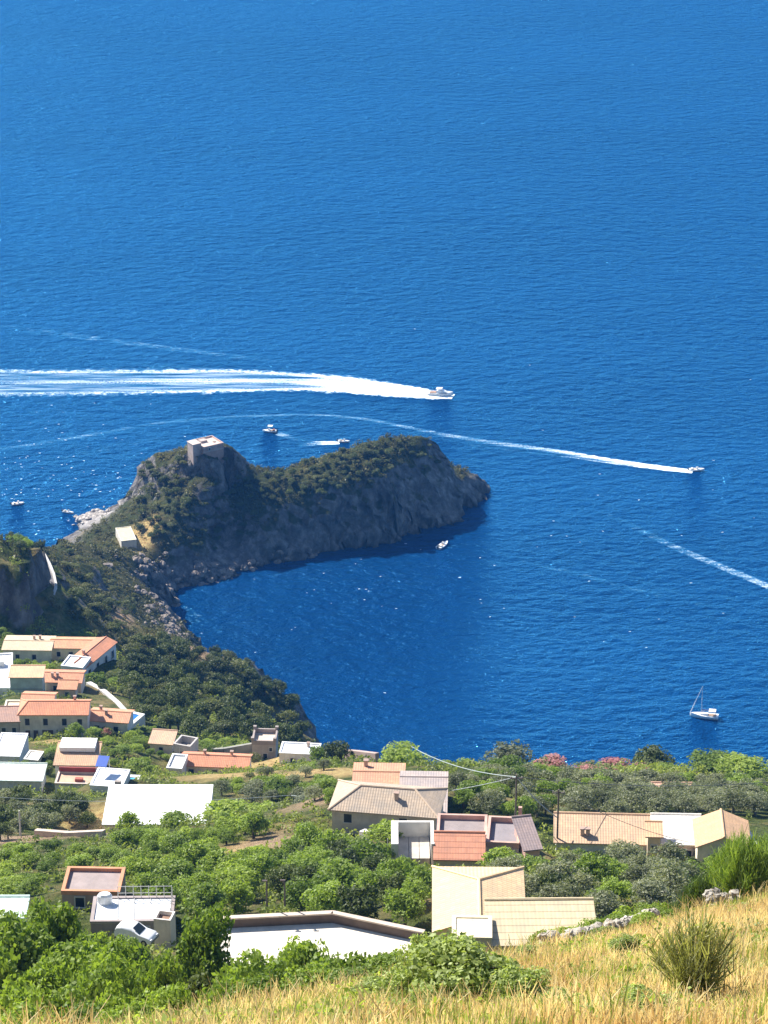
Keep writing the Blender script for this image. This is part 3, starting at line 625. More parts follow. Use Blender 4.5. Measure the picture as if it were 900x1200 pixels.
def build_house(h):
    root = empty(h['name'], h['loc'], h['a']); tag(root, h['label'], h['cat'], h['group'])
    W, D, Hh, o, rise = h['w'], h['d'], h['h'], h['over'], h['rise']
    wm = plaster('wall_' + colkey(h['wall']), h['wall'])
    wall = MB(); x0, x1, y0, y1 = -W/2, W/2, -D/2, D/2
    roof = h['roof']; chz = Hh
    if roof == 'flat':
        par = h['par']; zf = Hh - par; th = .26
        wall.box(x0, x1, y0, y1, -5, zf - .12); 
        dk = MB(); dk.box(x0 + .004, x1 - .004, y0 + .004, y1 - .004, zf - .12, zf); dk.build('roof_deck', plaster('deck_' + colkey(h['deck']), h['deck'], .2), root)
        p = MB(); e = .05
        p.box(x0 - e, x1 + e, y0 - e, y0 + th, zf - .06, Hh); p.box(x0 - e, x1 + e, y1 - th, y1 + e, zf - .06, Hh)
        p.box(x0 - e, x0 + th, y0 + th, y1 - th, zf - .06, Hh); p.box(x1 - th, x1 + e, y0 + th, y1 - th, zf - .06, Hh)
        pc = h['parcol'] or h['wall']
        p.build('parapet', plaster('par_' + colkey(pc), pc, .2), root); chz = zf
    else:
        rk = h['rkey']; rc = h['rcol']
        rm = {'rows': rows_mat, 'white': white_mat, 'cream': lambda c: tiles('cream_' + colkey(c), c, .4, .6, .03), 'ribbed': lambda c: tiles('ribbed_' + colkey(c), c, .8, 50, .06)}[rk](rc) if rk else tiles('tile_' + colkey(rc), rc)
        X0, X1, Y0, Y1 = x0 - o, x1 + o, y0 - o, y1 + o
        r = MB(); segs = []; th = .14
        if roof == 'shed':
            r.slab([(X0,Y0,Hh),(X1,Y0,Hh),(X1,Y1,Hh+rise),(X0,Y1,Hh+rise)], th)
            zb = Hh + rise - th - .02; zf2 = Hh - th - .02
            wall.f, wall.v = [], []
            a = zf2 + (zb - zf2) * o / (D + 2 * o); b = zb - (zb - zf2) * o / (D + 2 * o)
            P = [(x0,y0,-5),(x1,y0,-5),(x1,y1,-5),(x0,y1,-5),(x0,y0,a),(x1,y0,a),(x1,y1,b),(x0,y1,b)]
            for q in ((4,5,6,7),(0,1,5,4),(1,2,6,5),(2,3,7,6),(3,0,4,7)): wall.face([P[i] for i in q])
            segs = [((X0,Y1,Hh+rise+.02),(X1,Y1,Hh+rise+.02))]
            rz = lambda x, y: Hh + rise * (y - Y0) / (Y1 - Y0)
        else:
            sw = roof == 'gable_y'
            if sw: A0, A1, B0, B1 = Y0, Y1, X0, X1
            else: A0, A1, B0, B1 = X0, X1, Y0, Y1
            T = (lambda a, b, z: (b, a, z)) if sw else (lambda a, b, z: (a, b, z))
            br = B0 + (B1 - B0) * h['rp']; h0, h1 = h['hips']
            RA, RB = T(A0 + h0, br, Hh + rise), T(A1 - h1, br, Hh + rise)
            e00, e10, e11, e01 = T(A0,B0,Hh), T(A1,B0,Hh), T(A1,B1,Hh), T(A0,B1,Hh)
            fs = [[e00, e10, RB, RA], [e11, e01, RA, RB]]
            if h0: fs.append([e01, e00, RA]); segs += [(e00, RA), (e01, RA)]
            if h1: fs.append([e10, e11, RB]); segs += [(e10, RB), (e11, RB)]
            segs.append((RA, RB))
            for f in fs: r.slab(f[::-1] if sw else f, th)
            wall.box(x0, x1, y0, y1, -5, Hh - th - .02)
            a0, a1, b0, b1 = (y0, y1, x0, x1) if sw else (x0, x1, y0, y1)
            zt = lambda b: Hh + rise * ((b - B0) / (br - B0) if b < br else (B1 - b) / (B1 - br)) - th - .02
            zl = Hh - th - .02
            for aa, hp in ((a0, h0), (a1, h1)):
                if hp: continue
                s_ = .2 if aa == a0 else -.2
                P = [(b0, zl), (b1, zl), (b1, zt(b1)), (br, zt(br)), (b0, zt(b0))]
                f1 = [T(aa, b, z) for b, z in P]; f2 = [T(aa + s_, b, z) for b, z in P]
                wall.face(f1); wall.face(f2[::-1])
            rz = lambda x, y: Hh + rise * (((y if not sw else x) - B0) / (br - B0) if (y if not sw else x) < br else (B1 - (y if not sw else x)) / (B1 - br))
        ro = r.build('roof', rm, root)
        if rk != 'white': ridge_caps(root, segs, plaster('cap_' + colkey(rc), sc(rc, 1.25), .15))
        else: MB().box(X0, X1, Y0 - .05, Y0, Hh - .3, Hh - .02).build('gutter', plain('gutter', (.5,.5,.5)), root)
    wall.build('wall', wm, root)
    for wd in h['win']: add_window(root, h, *wd)
    for cx, cy in h['chim']:
        z = chz if roof == 'flat' else rz(cx, cy)
        c = MB(); c.box(cx - .22, cx + .22, cy - .22, cy + .22, z - .3, z + .75); co = c.build('chimney', plaster('chimney_c', (.52,.4,.32)), root)
        MB().box(cx - .3, cx + .3, cy - .3, cy + .3, z + .75, z + .85).build('chimney_cap', plaster('chimney_k', (.4,.28,.22)), co)
    x = h['extra']
    if x == 'tower':
        MB().box(x0 - .12, x1 + .12, y0 - .12, y1 + .12, Hh - 2.1, Hh - 1.85).build('string_course', plaster('course', (.5,.42,.36)), root)
        an = MB(); an.box(x0 - 3.2, x0 - .02, y0 + 1.2, y0 + 5.0, -5, 3.4); ao = an.build('annex', plaster('tower_annex', (.55,.42,.35)), root)
        MB().box(x0 - 3.35, x0 - .03, y0 + 1.05, y0 + 5.15, 3.4, 3.6).build('annex_roof', plaster('tower_annex_r', (.62,.5,.42)), ao)
        MB().box(-2.2, .2, .6, 2.6, Hh - .9, Hh + .2).build('stair_head', plaster('stair_h', (.52,.42,.36)), root)
        MB().box(1.8, 2.6, -1, -.2, Hh - .9, Hh - .2).build('chimney', plaster('chimney_c', (.52,.4,.32)), root)
    if x == 'band':
        MB().box(x0 - .04, x1 + .04, y0 - .05, y0 + .05, 1.9, 2.1).build('string_course', plaster('band_g', (.3,.36,.35)), root)
    if x == 'tank':
        MB().box(-1.2, .4, 2, 3.4, chz, chz + 1.1).build('stair_head', plaster('stairw', (.78,.76,.73)), root)
    if x == 'rooftop':
        MB().box(x0 + .3, x1 - .5, D * .05, D / 2 + .8, Hh + .62, Hh + 1.35).build('roof_terrace', plaster('white_terr', (.86,.85,.83), .08), root)
        MB().box(-1.1, 1.1, y0 - .9, y0 - .01, 2.85, 2.98).build('awning', plain('orange_awning', (.6,.18,.07), .7), root)
    if x == 'redband':
        MB().box(x0 + .1, x1 - .1, y1 - .2, y1 + .06, Hh + .01, Hh + .75).build('rear_wall', plaster('redwall', (.34,.07,.06)), root)
        MB().box(-.2, 1, -.9, -.2, chz, chz + .45).build('planter', plaster('planter_r', (.4,.12,.08)), root)
    if x == 'awning':
        m = MB(); m.slab([(x0 + .2, y1 - 2.6, Hh + 1.6), (x0 + 1.9, y1 - 2.6, Hh + 1.6), (x0 + 1.9, y1 - .3, Hh + 2.2), (x0 + .2, y1 - .3, Hh + 2.2)], .05)
        m.build('awning', plain('blue_awning', (.04,.1,.4), .7), root)
        q = MB()
        for ax_, ay_, az_ in ((x0+.3,y1-2.5,1.55),(x0+1.8,y1-2.5,1.55),(x0+.3,y1-.4,2.1),(x0+1.8,y1-.4,2.1)): q.tube([(ax_,ay_,chz),(ax_,ay_,Hh+az_)], .04, 5)
        q.build('awning_frame', plain('white_metal', (.7,.7,.7), .4), root)
        MB().box(x1 - 1.2, x1 - .3, y0 + .4, y0 + 1, chz, chz + .7).build('planter', plaster('planter_g', (.35,.3,.26)), root)
    if x == 'merlons':
        for cx_, cy_ in ((x0+.15,y0+.15),(x1-.15,y0+.15),(x0+.15,y1-.15),(x1-.15,y1-.15)):
            MB().box(cx_-.28, cx_+.28, cy_-.28, cy_+.28, Hh + .005, Hh + .55).build('merlon', plaster('merlon', (.34,.29,.26)), root)
    if x == 'post':
        MB().box(x0 - .5, x0 - .08, y0 + .3, y0 + .75, -1, Hh + .6).build('chimney', plaster('chimney_w', (.7,.64,.58)), root)
        MB().box(x1 - .3, x1 + .1, y1 - .3, y1 + .1, Hh + .005, Hh + 1.3).build('pillar', plaster('pillar_p', (.55,.36,.28)), root)
    if x == 'railings':
        m = MB(); zr = chz
        for i in range(8):
            xx = x0 + W * .3 + i * W * .095
            m.tube([(xx, y1 - .2, zr), (xx, y1 - .2, zr + 1.25)], .035, 5)
        for zz in (.55, 1.2): m.tube([(x0 + W * .3, y1 - .2, zr + zz), (x1 - .3, y1 - .2, zr + zz)], .03, 5)
        for i in range(4): m.tube([(x1 - .2, y1 - .2 - i * 1.1, zr), (x1 - .2, y1 - .2 - i * 1.1, zr + 1.1)], .035, 5)
        m.build('railing', plain('pale_rail', (.62,.6,.55), .5), root)
        t = MB(); pts = lambda z, r: [(x0 + 1.0 + r * math.cos(k * math.pi / 6), y1 - .9 + r * .7 * math.sin(k * math.pi / 6), z) for k in range(13)]
        t.loft([pts(zr, .62), pts(zr + .75, .66), pts(zr + .95, .5)]); t.build('water_tank', plain('tank_white', (.8,.8,.8), .4), root)
        for i in range(3): MB().tube([(x0 + W * .33 + i * W * .2, y0 + .1, zr + .03), (x0 + W * .30 + i * W * .2, y1 - .2, zr + .03)], .045, 5).build('drain_pipe', plain('pale_rail', (.62,.6,.55), .5), root)
    return root
for h in HOUSES: h['root'] = build_house(h)

# nearest flat roof: an odd-shaped white deck with a brown parapet along its back
def roof_terrace():
    z0 = PY(390, 1079, 171)[2]
    P = [PZ(x, y, z0) for x, y in ((244,1129),(480,1131),(494,1101),(390,1079),(250,1086))]
    c = np.mean(P, axis=0); root = empty('flat_roofed_house', (c[0], c[1], z0 - 3.0))
    tag(root, 'big plain white flat roof with a brown parapet, nearest roof in front of the viewer', 'house')
    L = [(p[0] - c[0], p[1] - c[1]) for p in P]
    MB().prism(L, -4, 2.88).build('wall', plaster('wall_near', (.52,.46,.4)), root)
    MB().prism([(x * .998, y * .998) for x, y in L], 2.88, 3.0).build('roof_deck', plaster('deck_near', (.78,.70,.58), .22), root)
    m, cp = MB(), MB()
    for a, b in ((2, 3), (3, 4)):
        A, B = Vector((*L[a], 0)), Vector((*L[b], 0)); t = (B - A).normalized(); n = Vector((-t.y, t.x, 0)) * .3
        if n.dot(A) > 0: n = -n
        A2, B2 = A - t * (.25 if a == 2 else 0), B + t * (.25 if a == 3 else 0)
        for mm, e, za, zb in ((m, 0, 2.8, 3.72), (cp, .06, 3.722, 3.84)):
            nn = n.normalized()
            q = [A2 - nn * (e + .01), B2 - nn * (e + .01), B2 + n + nn * e, A2 + n + nn * e]
            mm.prism([(p.x, p.y) for p in q], za, zb)
    m.build('parapet', plaster('par_near', (.17,.12,.095), .35), root); cp.build('coping', plaster('cop_near', (.62,.5,.4)), root)  # parapet brown is darkened to carry the shade on its inner face
    for px in (313, 334):
        p = PZ(px, 1075 if px < 330 else 1074.5, z0); 
        w = empty('iron_post', (p[0], p[1] + .15, z0 + .84))
        tag(w, 'left iron lamp post standing on the brown parapet' if px < 330 else 'right iron lamp post standing on the brown parapet, its top bent to the left', 'post', 'posts on the brown parapet')
        MB().tube([(0,0,0),(0,0,1.9),(-.15 if px > 330 else 0,0,2.15)], [.075,.06,.05], 6).build('pole', plain('dark_iron', (.06,.05,.05), .5), w)
        MB().box(-.32, .06, -.06, .06, 2.08, 2.17).build('lamp_head', plain('dark_iron2', (.12,.09,.08), .5), w)
roof_terrace()

# walled yard: open white box with slabs on its floor
def walled_yard():
    z = PY(486, 1007, 257)[2]
    a, b = PZ(464, 1007, z), PZ(509, 1009, z); W = b[0] - a[0]; D = 5.0
    root = empty('walled_yard', ((a[0] + b[0]) / 2, a[1] + D / 2, z)); tag(root, 'roofless white-walled yard with pale floor slabs left of the red lean-to', 'yard')
    x0, x1, y0, y1 = -W/2, W/2, -D/2, D/2
    m = MB(); m.box(x0 - .5, x0 + .25, y0, y1, -4, 1.9); m.box(x1 - .35, x1, y0, y1, -4, 1.9); m.box(x0 + .25, x1 - .35, y1 - .35, y1, -4, 1.9); m.build('wall', plaster('yard_wall', (.76,.72,.66), .12), root)
    for i in range(3):
        t = (W - .7) / 3; MB().box(x0 + .27 + i * t, x0 + .22 + (i + 1) * t, y0, y1 - .4, -1, .12).build('floor_slab', plaster('yard_slab', (.56,.5,.42), .3), root)
    MB().tube([(x0 - .9, y0 + .2, -1), (x0 - .9, y0 + .2, 2.4)], .05, 5).build('pole', plain('pale_rail', (.62,.6,.55), .5), root)
walled_yard()
def low_wall(name, label, pts, hgt, th, col, cat='wall'):
    """pts: world points along the foot of the wall"""
    m = MB(); P = [Vector(p) for p in pts]
    for A, B in zip(P[:-1], P[1:]):
        t = (B - A); t.z = 0; t.normalize(); n = Vector((-t.y, t.x, 0)) * th / 2
        q0 = [A - n, B - n, B + n, A + n]; bot = [p - Vector((0,0,2)) for p in q0]; top = [p + Vector((0,0,hgt)) for p in q0]
        m.face(top); m.face(bot[::-1])
        for i in range(4): j = (i + 1) % 4; m.face([bot[i], bot[j], top[j], top[i]])
    return tag(m.build(name, plaster('lw_' + colkey(col), col)), label, cat)
def on(px, py, ymin=24, dz=0):
    p = hit(px, py, ymin); p = p.copy(); p[2] += dz; return p
low_wall('garden_wall', 'low white wall between the tan hipped house and the white-walled yard', [PY(482,978,262), PY(508,977,262)], .9, .5, (.78,.73,.66))
low_wall('garden_wall', 'short white wall stub at the left foot of the tan hipped house', [PY(424,982,264), PY(434,983,263)], 1.0, .8, (.76,.72,.66))
low_wall('garden_wall', 'brown retaining wall along the brink above the sea, left of the orange annex', [PY(396,884,398), PY(418,886,392), PY(442,889,386)], 1.0, .7, (.45,.33,.28))
low_wall('garden_wall', 'pale wall glimpsed between oleanders and the olive grove', [PY(668,914,350), PY(684,916,349)], 1.2, .6, (.62,.48,.4))
low_wall('garden_wall', 'pinkish wall piece at the brink under the bright green tree', [PY(796,918,344), PY(812,914,346)], 1.3, .7, (.62,.46,.38))
low_wall('lane_wall', 'pale lane wall climbing beside the orange roofed houses towards the wood', [PY(104,806,482), PY(122,816,474), PY(137,829,464), PY(149,842,455)], 1.3, 1.0, (.52,.5,.47))
low_wall('garden_wall', 'grey terrace wall under the bright green plot left of the tower house', [PY(222,884,428), PY(262,882,428), PY(296,876,430)], .9, .5, (.34,.33,.28))
low_wall('garden_wall', 'pale plastered wall below the path at the left edge', [PY(42,976,303), PY(80,979,300), PY(122,977,296)], .5, .6, (.55,.45,.36))
# road bend with white parapet on the dark cliff
def road_bend():
    Z = 114.5
    inner = [(49,653),(48,664),(47.5,676),(48,690),(55,697)]; outer = [(51,653),(57,664),(62,676),(64.5,688),(62,701)]
    I = [PY(x, y, 584 - 20 * i / 4) for i, (x, y) in enumerate(inner)]; O = [PY(x, y, 585 - 20 * i / 4) for i, (x, y) in enumerate(outer)]
    m = MB()
    for i in range(4): m.slab([I[i], O[i], O[i+1], I[i+1]], 3.0)
    tag(m.build('road', plaster('asphalt_pale', (.17,.16,.165), .1)), 'grey road bend on the shoulder of the dark cliff', 'road', kind='structure')
    low_wall('road_parapet', 'curved white parapet along the road bend at the dark cliff', [p + np.array([.25,0,-.1]) for p in O], 1.0, .5, (.58,.56,.53))
road_bend()
def pool(px, py, Y, w, d, yaw, label):
    p = PY(px, py, Y); root = empty('swimming_pool', (p[0], p[1], p[2]), R(yaw)); tag(root, label, 'pool')
    m = MB(); e = .7
    m.box(-w/2-e, w/2+e, -d/2-e, -d/2, -3, .25); m.box(-w/2-e, w/2+e, d/2, d/2+e, -3, .25); m.box(-w/2-e, -w/2, -d/2, d/2, -3, .25); m.box(w/2, w/2+e, -d/2, d/2, -3, .25)
    m.build('surround', plaster('pool_rim', (.78,.78,.77), .1), root)
    MB().box(-w/2, w/2, -d/2, d/2, -1, .1).build('water', plain('pool_water_%d' % px, (.03,.16,.5) if px > 150.5 else (.1,.5,.72), .08), root)
pool(153.5, 843, 446, 1.6, 3.6, -25, 'small deep blue pool with a white rim next to the low orange roofed house')
pool(149, 915, 368, 2.2, 1.6, -5, 'small turquoise pool behind the large plain white roof')
def planter(px, py, Y, w):
    p = PY(px, py, Y); root = empty('planter_box', (p[0], p[1], p[2] - .3), R(-12)); tag(root, 'square white-rimmed box of bare earth beside the parked white car', 'planter')
    m = MB(); h = w / 2; t = .16
    m.box(-h, h, -h, -h+t, -2, 1.1); m.box(-h, h, h-t, h, -2, 1.1); m.box(-h, -h+t, -h+t, h-t, -2, 1.1); m.box(h-t, h, -h+t, h-t, -2, 1.1)
    m.build('rim', plaster('planter_rim', (.72,.66,.58), .15), root)
    MB().box(-h+t, h-t, -h+t, h-t, -1, .75).build('earth', plaster('planter_earth', (.3,.18,.12), .4), root)
planter(193, 1082, 197, 1.45)
# ------------------------------------------------------------------ vehicles, boats, poles, stones
def car(px, py, Y, yaw):
    p = PY(px, py, Y); root = empty('parked_car', (p[0], p[1], p[2]), R(yaw)); root.scale = (.8, .8, .9); tag(root, 'white hatchback parked under the terrace between the bushes', 'car')
    prof = [(-2.0,.35),(-2.05,.75),(-1.95,.98),(-1.75,1.42),(-1.2,1.5),(-.1,1.47),(.75,.98),(1.75,.85),(2.05,.62),(2.05,.35)]
    def sec(y, k): return [(x, y, .35 + (z - .35) * k if z > 1 else z) for x, z in prof]
    b = MB(); b.loft([sec(-.86, .8), sec(-.74, .97), sec(0, 1.0), sec(.74, .97), sec(.86, .8)]); b.build('body', plain('car_paint', (.8,.8,.8), .2), root, merge=True)
    g = plain('car_glass', (.02,.03,.035), .35)
    MB().slab([(.72,-.66,1.02),(.72,.66,1.02),(-.02,.6,1.475),(-.02,-.6,1.475)], -.02).build('windscreen', g, root)
    MB().slab([(-1.98,-.6,1.05),(-1.98,.6,1.05),(-1.76,.56,1.40),(-1.76,-.56,1.40)], -.03).build('rear_window', g, root)
    for s in (-1, 1): MB().slab([(-1.5,s*.84,1.02),(.45,s*.84,1.02),(-.1,s*.75,1.36),(-1.35,s*.75,1.36)], -.03 * 1).build('side_window', g, root)
    for x in (-1.3, 1.3):
        for s in (-1, 1):
            t = MB(); t.tube([(x, s*.72, .32), (x, s*.89, .32)], .32, 14); w = t.build('wheel', plain('tyre', (.02,.02,.02), .8), root)
            MB().tube([(x, s*.86, .32), (x, s*.9, .32)], .18, 10).build('rim', plain('alloy', (.5,.5,.5), .3, .8), w)
    for s in (-1, 1): MB().box(1.98, 2.07, s*.62-.16, s*.62+.16, .6, .74).build('headlight', plain('lamp_clear', (.7,.7,.72), .1), root)
    MB().box(2.0, 2.1, -.8, .8, .36, .55).build('bumper', plain('bumper_grey', (.2,.2,.2), .5), root)
car(160, 1101, 189, -24)

GEL = plain('gelcoat', (.82,.82,.80), .25); DKG = plain('boat_dark', (.04,.045,.06), .2); ORG = plain('boat_orange', (.55,.2,.08), .5)
def hull(L, B, Hf, mat, root, name='hull', rocker=.12):
    secs = []; n = 14
    for i in range(n + 1):
        t = i / n; x = -L/2 + L * t
        w = B / 2 * (1 - max(0, (t - .35) / .65) ** 2.4) * (.9 + .1 * min(1, t * 4)) + .02
        sh = Hf * (1 + .45 * max(0, t - .3) ** 1.5); kd = -.25 * Hf + rocker * Hf * 3 * max(0, t - .6) ** 2 * 4
        secs.append([(x, -w, sh), (x, -w * .93, sh * .55), (x, -w * .75, max(kd * .2, kd)), (x, 0, kd), (x, w * .75, max(kd * .2, kd)), (x, w * .93, sh * .55), (x, w, sh)])
    m = MB(); m.loft(secs); 
    for a, b in zip(secs[:-1], secs[1:]):
        m.face([(a[0][0], a[0][1], a[0][2] - .04), (b[0][0], b[0][1], b[0][2] - .04), (b[6][0], b[6][1], b[6][2] - .04), (a[6][0], a[6][1], a[6][2] - .04)])
    return m.build(name, mat, root, merge=True)
def boat(name, label, px, py, yaw, L, B, kind, group=None, pitch=0):
    p = PZ(px, py, 0); root = empty(name, (p[0], p[1], .05), R(yaw)); root.rotation_euler[1] = R(-pitch); tag(root, label, 'boat', group)
    Hf = L * .11
    hull(L, B, Hf, GEL, root)
    if kind == 'cruiser':
        c = MB(); c.loft([[(x, -B*w, Hf*.95), (x, -B*w*.8, Hf*.95+z), (x, B*w*.8, Hf*.95+z), (x, B*w, Hf*.95)] for x, w, z in ((-L*.14,.36,.9),(-L*.02,.37,1.15),(L*.12,.34,1.0),(L*.27,.24,.35))], smooth=False)
        c.build('cabin', GEL, root)
        MB().loft([[(L*.105, -B*.26, Hf+.95),(L*.105, B*.26, Hf+.95)],[(L*.235, -B*.2, Hf+.45),(L*.235, B*.2, Hf+.45)]], False, False).build('windscreen', DKG, root)
        MB().box(-L*.16, L*.08, -B*.33, B*.33, Hf+1.6, Hf+1.72).build('hardtop', GEL, root)
        q = MB()
        for x in (-L*.15, L*.07):
            for s in (-1, 1): q.tube([(x, s*B*.31, Hf+.2),(x, s*B*.31, Hf+1.6)], .05, 5)
        q.build('hardtop_frame', DKG, root)
        MB().box(-L*.42, -L*.17, -B*.34, B*.34, Hf*.97, Hf*1.25).build('cockpit', plain('boat_seat', (.35,.22,.16), .7), root)
        MB().box(-L*.5-.7, -L*.5+.02, -B*.36, B*.36, Hf*.25, Hf*.4).build('swim_platform', plain('teak', (.35,.23,.14), .7), root)
        s = MB(); s.tube([(-L*.48, -B*.47, Hf*.8),(0, -B*.5, Hf*.86),(L*.3,-B*.37,Hf*.95)], .09, 5); s.tube([(-L*.48, B*.47, Hf*.8),(0, B*.5, Hf*.86),(L*.3,B*.37,Hf*.95)], .09, 5); s.build('rubbing_strake', DKG, root)
        q = MB(); q.tube([(L*.18,-B*.36,Hf*1.15),(L*.4,-B*.2,Hf*1.35),(L*.49,0,Hf*1.45),(L*.4,B*.2,Hf*1.35),(L*.18,B*.36,Hf*1.15)], .03, 5); q.build('bow_rail', plain('steel_rail', (.6,.6,.6), .25, .8), root)
    else:
        MB().box(-L*.38, -L*.02, -B*.3, B*.3, Hf*.97, Hf*1.04).build('cockpit', plain('boat_floor', (.4,.3,.22), .7), root)
        MB().box(-L*.36, -L*.24, -B*.32, B*.32, Hf*1.0, Hf*1.0+.38).build('seat', ORG if kind == 'orange' else plain('boat_cushion', (.6,.57,.5), .7), root)
        MB().box(-.02*L, .1*L, -B*.16, B*.16, Hf*.98, Hf*1.0+.75).build('console', GEL, root)
        MB().loft([[(L*.1,-B*.18,Hf+.6),(L*.1,B*.18,Hf+.6)],[(L*.05,-B*.16,Hf+1.05),(L*.05,B*.16,Hf+1.05)]], False, False).build('windscreen', DKG, root)
        o = MB(); o.box(-L*.5-.45, -L*.5+.02, -.2, .2, Hf*.5, Hf*1.0+.45); o.box(-L*.5-.3, -L*.5-.1, -.08, .08, -.4, Hf*.5); o.build('outboard_motor', DKG, root)
        if kind in ('orange', 'bimini'):
            MB().box(-L*.22, L*.12, -B*.38, B*.38, Hf+1.75, Hf+1.83).build('sunshade', GEL if kind == 'bimini' else plain('shade_cloth', (.8,.76,.7), .7), root)
            q = MB()
            for x in (-L*.2, L*.1):
                for s in (-1, 1): q.tube([(x, s*B*.36, Hf*.9),(x, s*B*.36, Hf+1.75)], .035, 5)
            q.build('sunshade_frame', plain('steel_rail', (.6,.6,.6), .25, .8), root)
    return root
boat('motorboat', 'large white cabin motorboat at the head of the broad wake', 516.5, 463, -12, 9.8, 3.2, 'cruiser', pitch=4)
boat('speedboat', 'small white speedboat at the head of the long thin wake on the right', 816.5, 551.5, -10, 5.6, 2.1, 'open', pitch=5)
boat('open_boat', 'white boat with an orange seat and sunshade above the saddle of the headland', 316, 506, 172, 5.2, 2.1, 'orange')
boat('open_boat', 'tiny dark-decked boat heading right just behind the headland crest', 403, 518, -6, 4.4, 1.6, 'open')
boat('open_boat', 'white motorboat lying close under the dark cliff of the headland', 519, 640, 58, 6.2, 2.3, 'open')
boat('open_boat', 'white boat at the far left edge, off the dark cliff', 21, 591, 18, 4.4, 1.8, 'open')
boat('dinghy', 'slim pale dinghy off the white shore rocks', 80, 601, -22, 4.2, 1.3, 'open')
def sailboat(px, py):
    p = PZ(px, py, 0); L, B = 8.4, 2.7
    root = empty('sailing_yacht', (p[0], p[1], .1), R(168)); root.rotation_euler[0] = 0; tag(root, 'white sailing yacht with bare mast and furled sails', 'boat')
    hull(L, B, 1.0, GEL, root)
    c = MB(); c.loft([[(x, -w, .95), (x, -w*.8, .95+z), (x, w*.8, .95+z), (x, w, .95)] for x, w, z in ((-1.0,.85,.5),(.4,.8,.5),(1.9,.45,.2))], False); c.build('cabin', GEL, root)
    MB().box(-3.6, -1.2, -.75, .75, .97, 1.03).build('cockpit', plain('teak', (.35,.23,.14), .7), root)
    MB().box(-3.4, -1.3, -1.0, 1.0, 2.5, 2.58).build('sunshade', GEL, root)
    q = MB()
    for x in (-3.3, -1.4):
        for s in (-1, 1): q.tube([(x, s*.95, .9), (x, s*.95, 2.5)], .035, 5)
    q.build('sunshade_frame', plain('steel_rail', (.6,.6,.6), .25, .8), root)
    al = plain('mast_alu', (.75,.77,.8), .35, .2)
    MB().tube([(.9,0,1.3),(.85,0,10.2)], [.1,.07], 6).build('mast', al, root)
    MB().tube([(.85,0,2.4),(-2.4,0,2.3)], .09, 6).build('boom', al, root)
    MB().tube([(.7,0,2.62),(-2.2,0,2.5)], .17, 6).build('furled_mainsail', plain('sail_cover', (.08,.14,.35), .8), root)
    MB().tube([(4.0,0,1.35),(.9,0,10.0)], [.16,.07], 6).build('furled_jib', plain('sail_cloth', (.75,.77,.8), .8), root)
    s = MB()
    for y in (-1.2, 1.2): s.tube([(.7, y, 1.05), (.85, 0, 9.9)], .02, 4)
    s.tube([(-4.1,0,1.05),(.85,0,10.1)], .02, 4); s.build('rigging', plain('steel_wire', (.5,.5,.5), .4, .6), root)
    MB().tube([(.86,-.9,6.1),(.86,.9,6.1)], .04, 5).build('spreader', al, root)
sailboat(825, 841)

# poles and cables
WOOD = plain('pole_wood', (.16,.13,.1), .9); CONC = plain('pole_concrete', (.5,.5,.46), .9)
TOPS = {}
def pole(key, px, pyb, pyt, Y, label, mat, arm=True):
    b = PY(px, pyb, Y); g = float(ground(b[0], b[1])[0]); t = PY(px, pyt, Y)[2]
    root = empty('utility_pole', (b[0], b[1], g)); tag(root, label, 'pole', 'poles across the slope'); hh = max(3, t - g)
    MB().tube([(0,0,-.5),(0,0,hh)], [.13,.09], 8).build('post', mat, root)
    if arm:
        MB().box(-.7, .7, -.05, .05, hh - .5, hh - .38).build('crossarm', mat, root)
        for x in (-.6, 0, .6): MB().tube([(x,0,hh-.38),(x,0,hh-.18)], .05, 6).build('insulator', plain('insulator', (.5,.45,.4), .3), root)
    TOPS[key] = Vector((b[0], b[1], g + hh - .25))
pole('a', 604, 965, 908, 268, 'dark utility pole beside the grey flat roof, where the thick cable starts', WOOD)
pole('b', 653, 985, 925, 267, 'dark pole at the left end of the long tan roof', WOOD)
pole('c', 341, 968, 930, 325, 'thin pole among the trees left of the tan hipped house', WOOD, False)
pole('d', 24, 976, 950, 306, 'pale concrete pole standing on the path at the left edge', CONC, False)
pole('e', 958, 968, 908, 290, 'pole beyond the right end of the row of roofs', WOOD)
pole('f', -30, 968, 930, 330, 'pole beyond the left edge of the olive clump', WOOD)
pole('g', 480, 905, 872, 372, 'pole on the brink behind the orange annex', WOOD)
def cable(A, B, sag, r, label, mat):
    A, B = Vector(A), Vector(B); pts = [A.lerp(B, t) - Vector((0,0,4 * sag * t * (1 - t))) for t in [i / 18 for i in range(19)]]
    tag(MB().tube(pts, r, 5).build('overhead_cable', mat), label, 'cable', 'overhead cables')
CB = plain('cable_pale', (.42,.46,.44), .5); CD = plain('cable_dark', (.1,.1,.1), .6)
cable(TOPS['a'], TOPS['g'], 1.0, .05, 'pale cable from the brink to the pole by the grey flat roof', CB)
cable(TOPS['a'], PY(653, 958, 268), .4, .06, 'thick pale cable dropping to the left corner of the long tan roof', CB)
cable(TOPS['a'], TOPS['b'], .4, .03, 'thin cable between the two dark poles left of the long tan roof', CD)
cable(TOPS['a'], TOPS['e'], 1.2, .035, 'dark cable running right across the olive grove', CD)
cable(TOPS['c'], TOPS['a'], 1.5, .035, 'cable crossing behind the tan hipped house', CB)
cable(TOPS['f'], TOPS['c'], 1.0, .03, 'cable running left over the large white roof and the olive clump', CB)
cable(TOPS['b'], PY(822, 990, 262), .8, .03, 'cable sagging along the front of the long tan roof', CD)

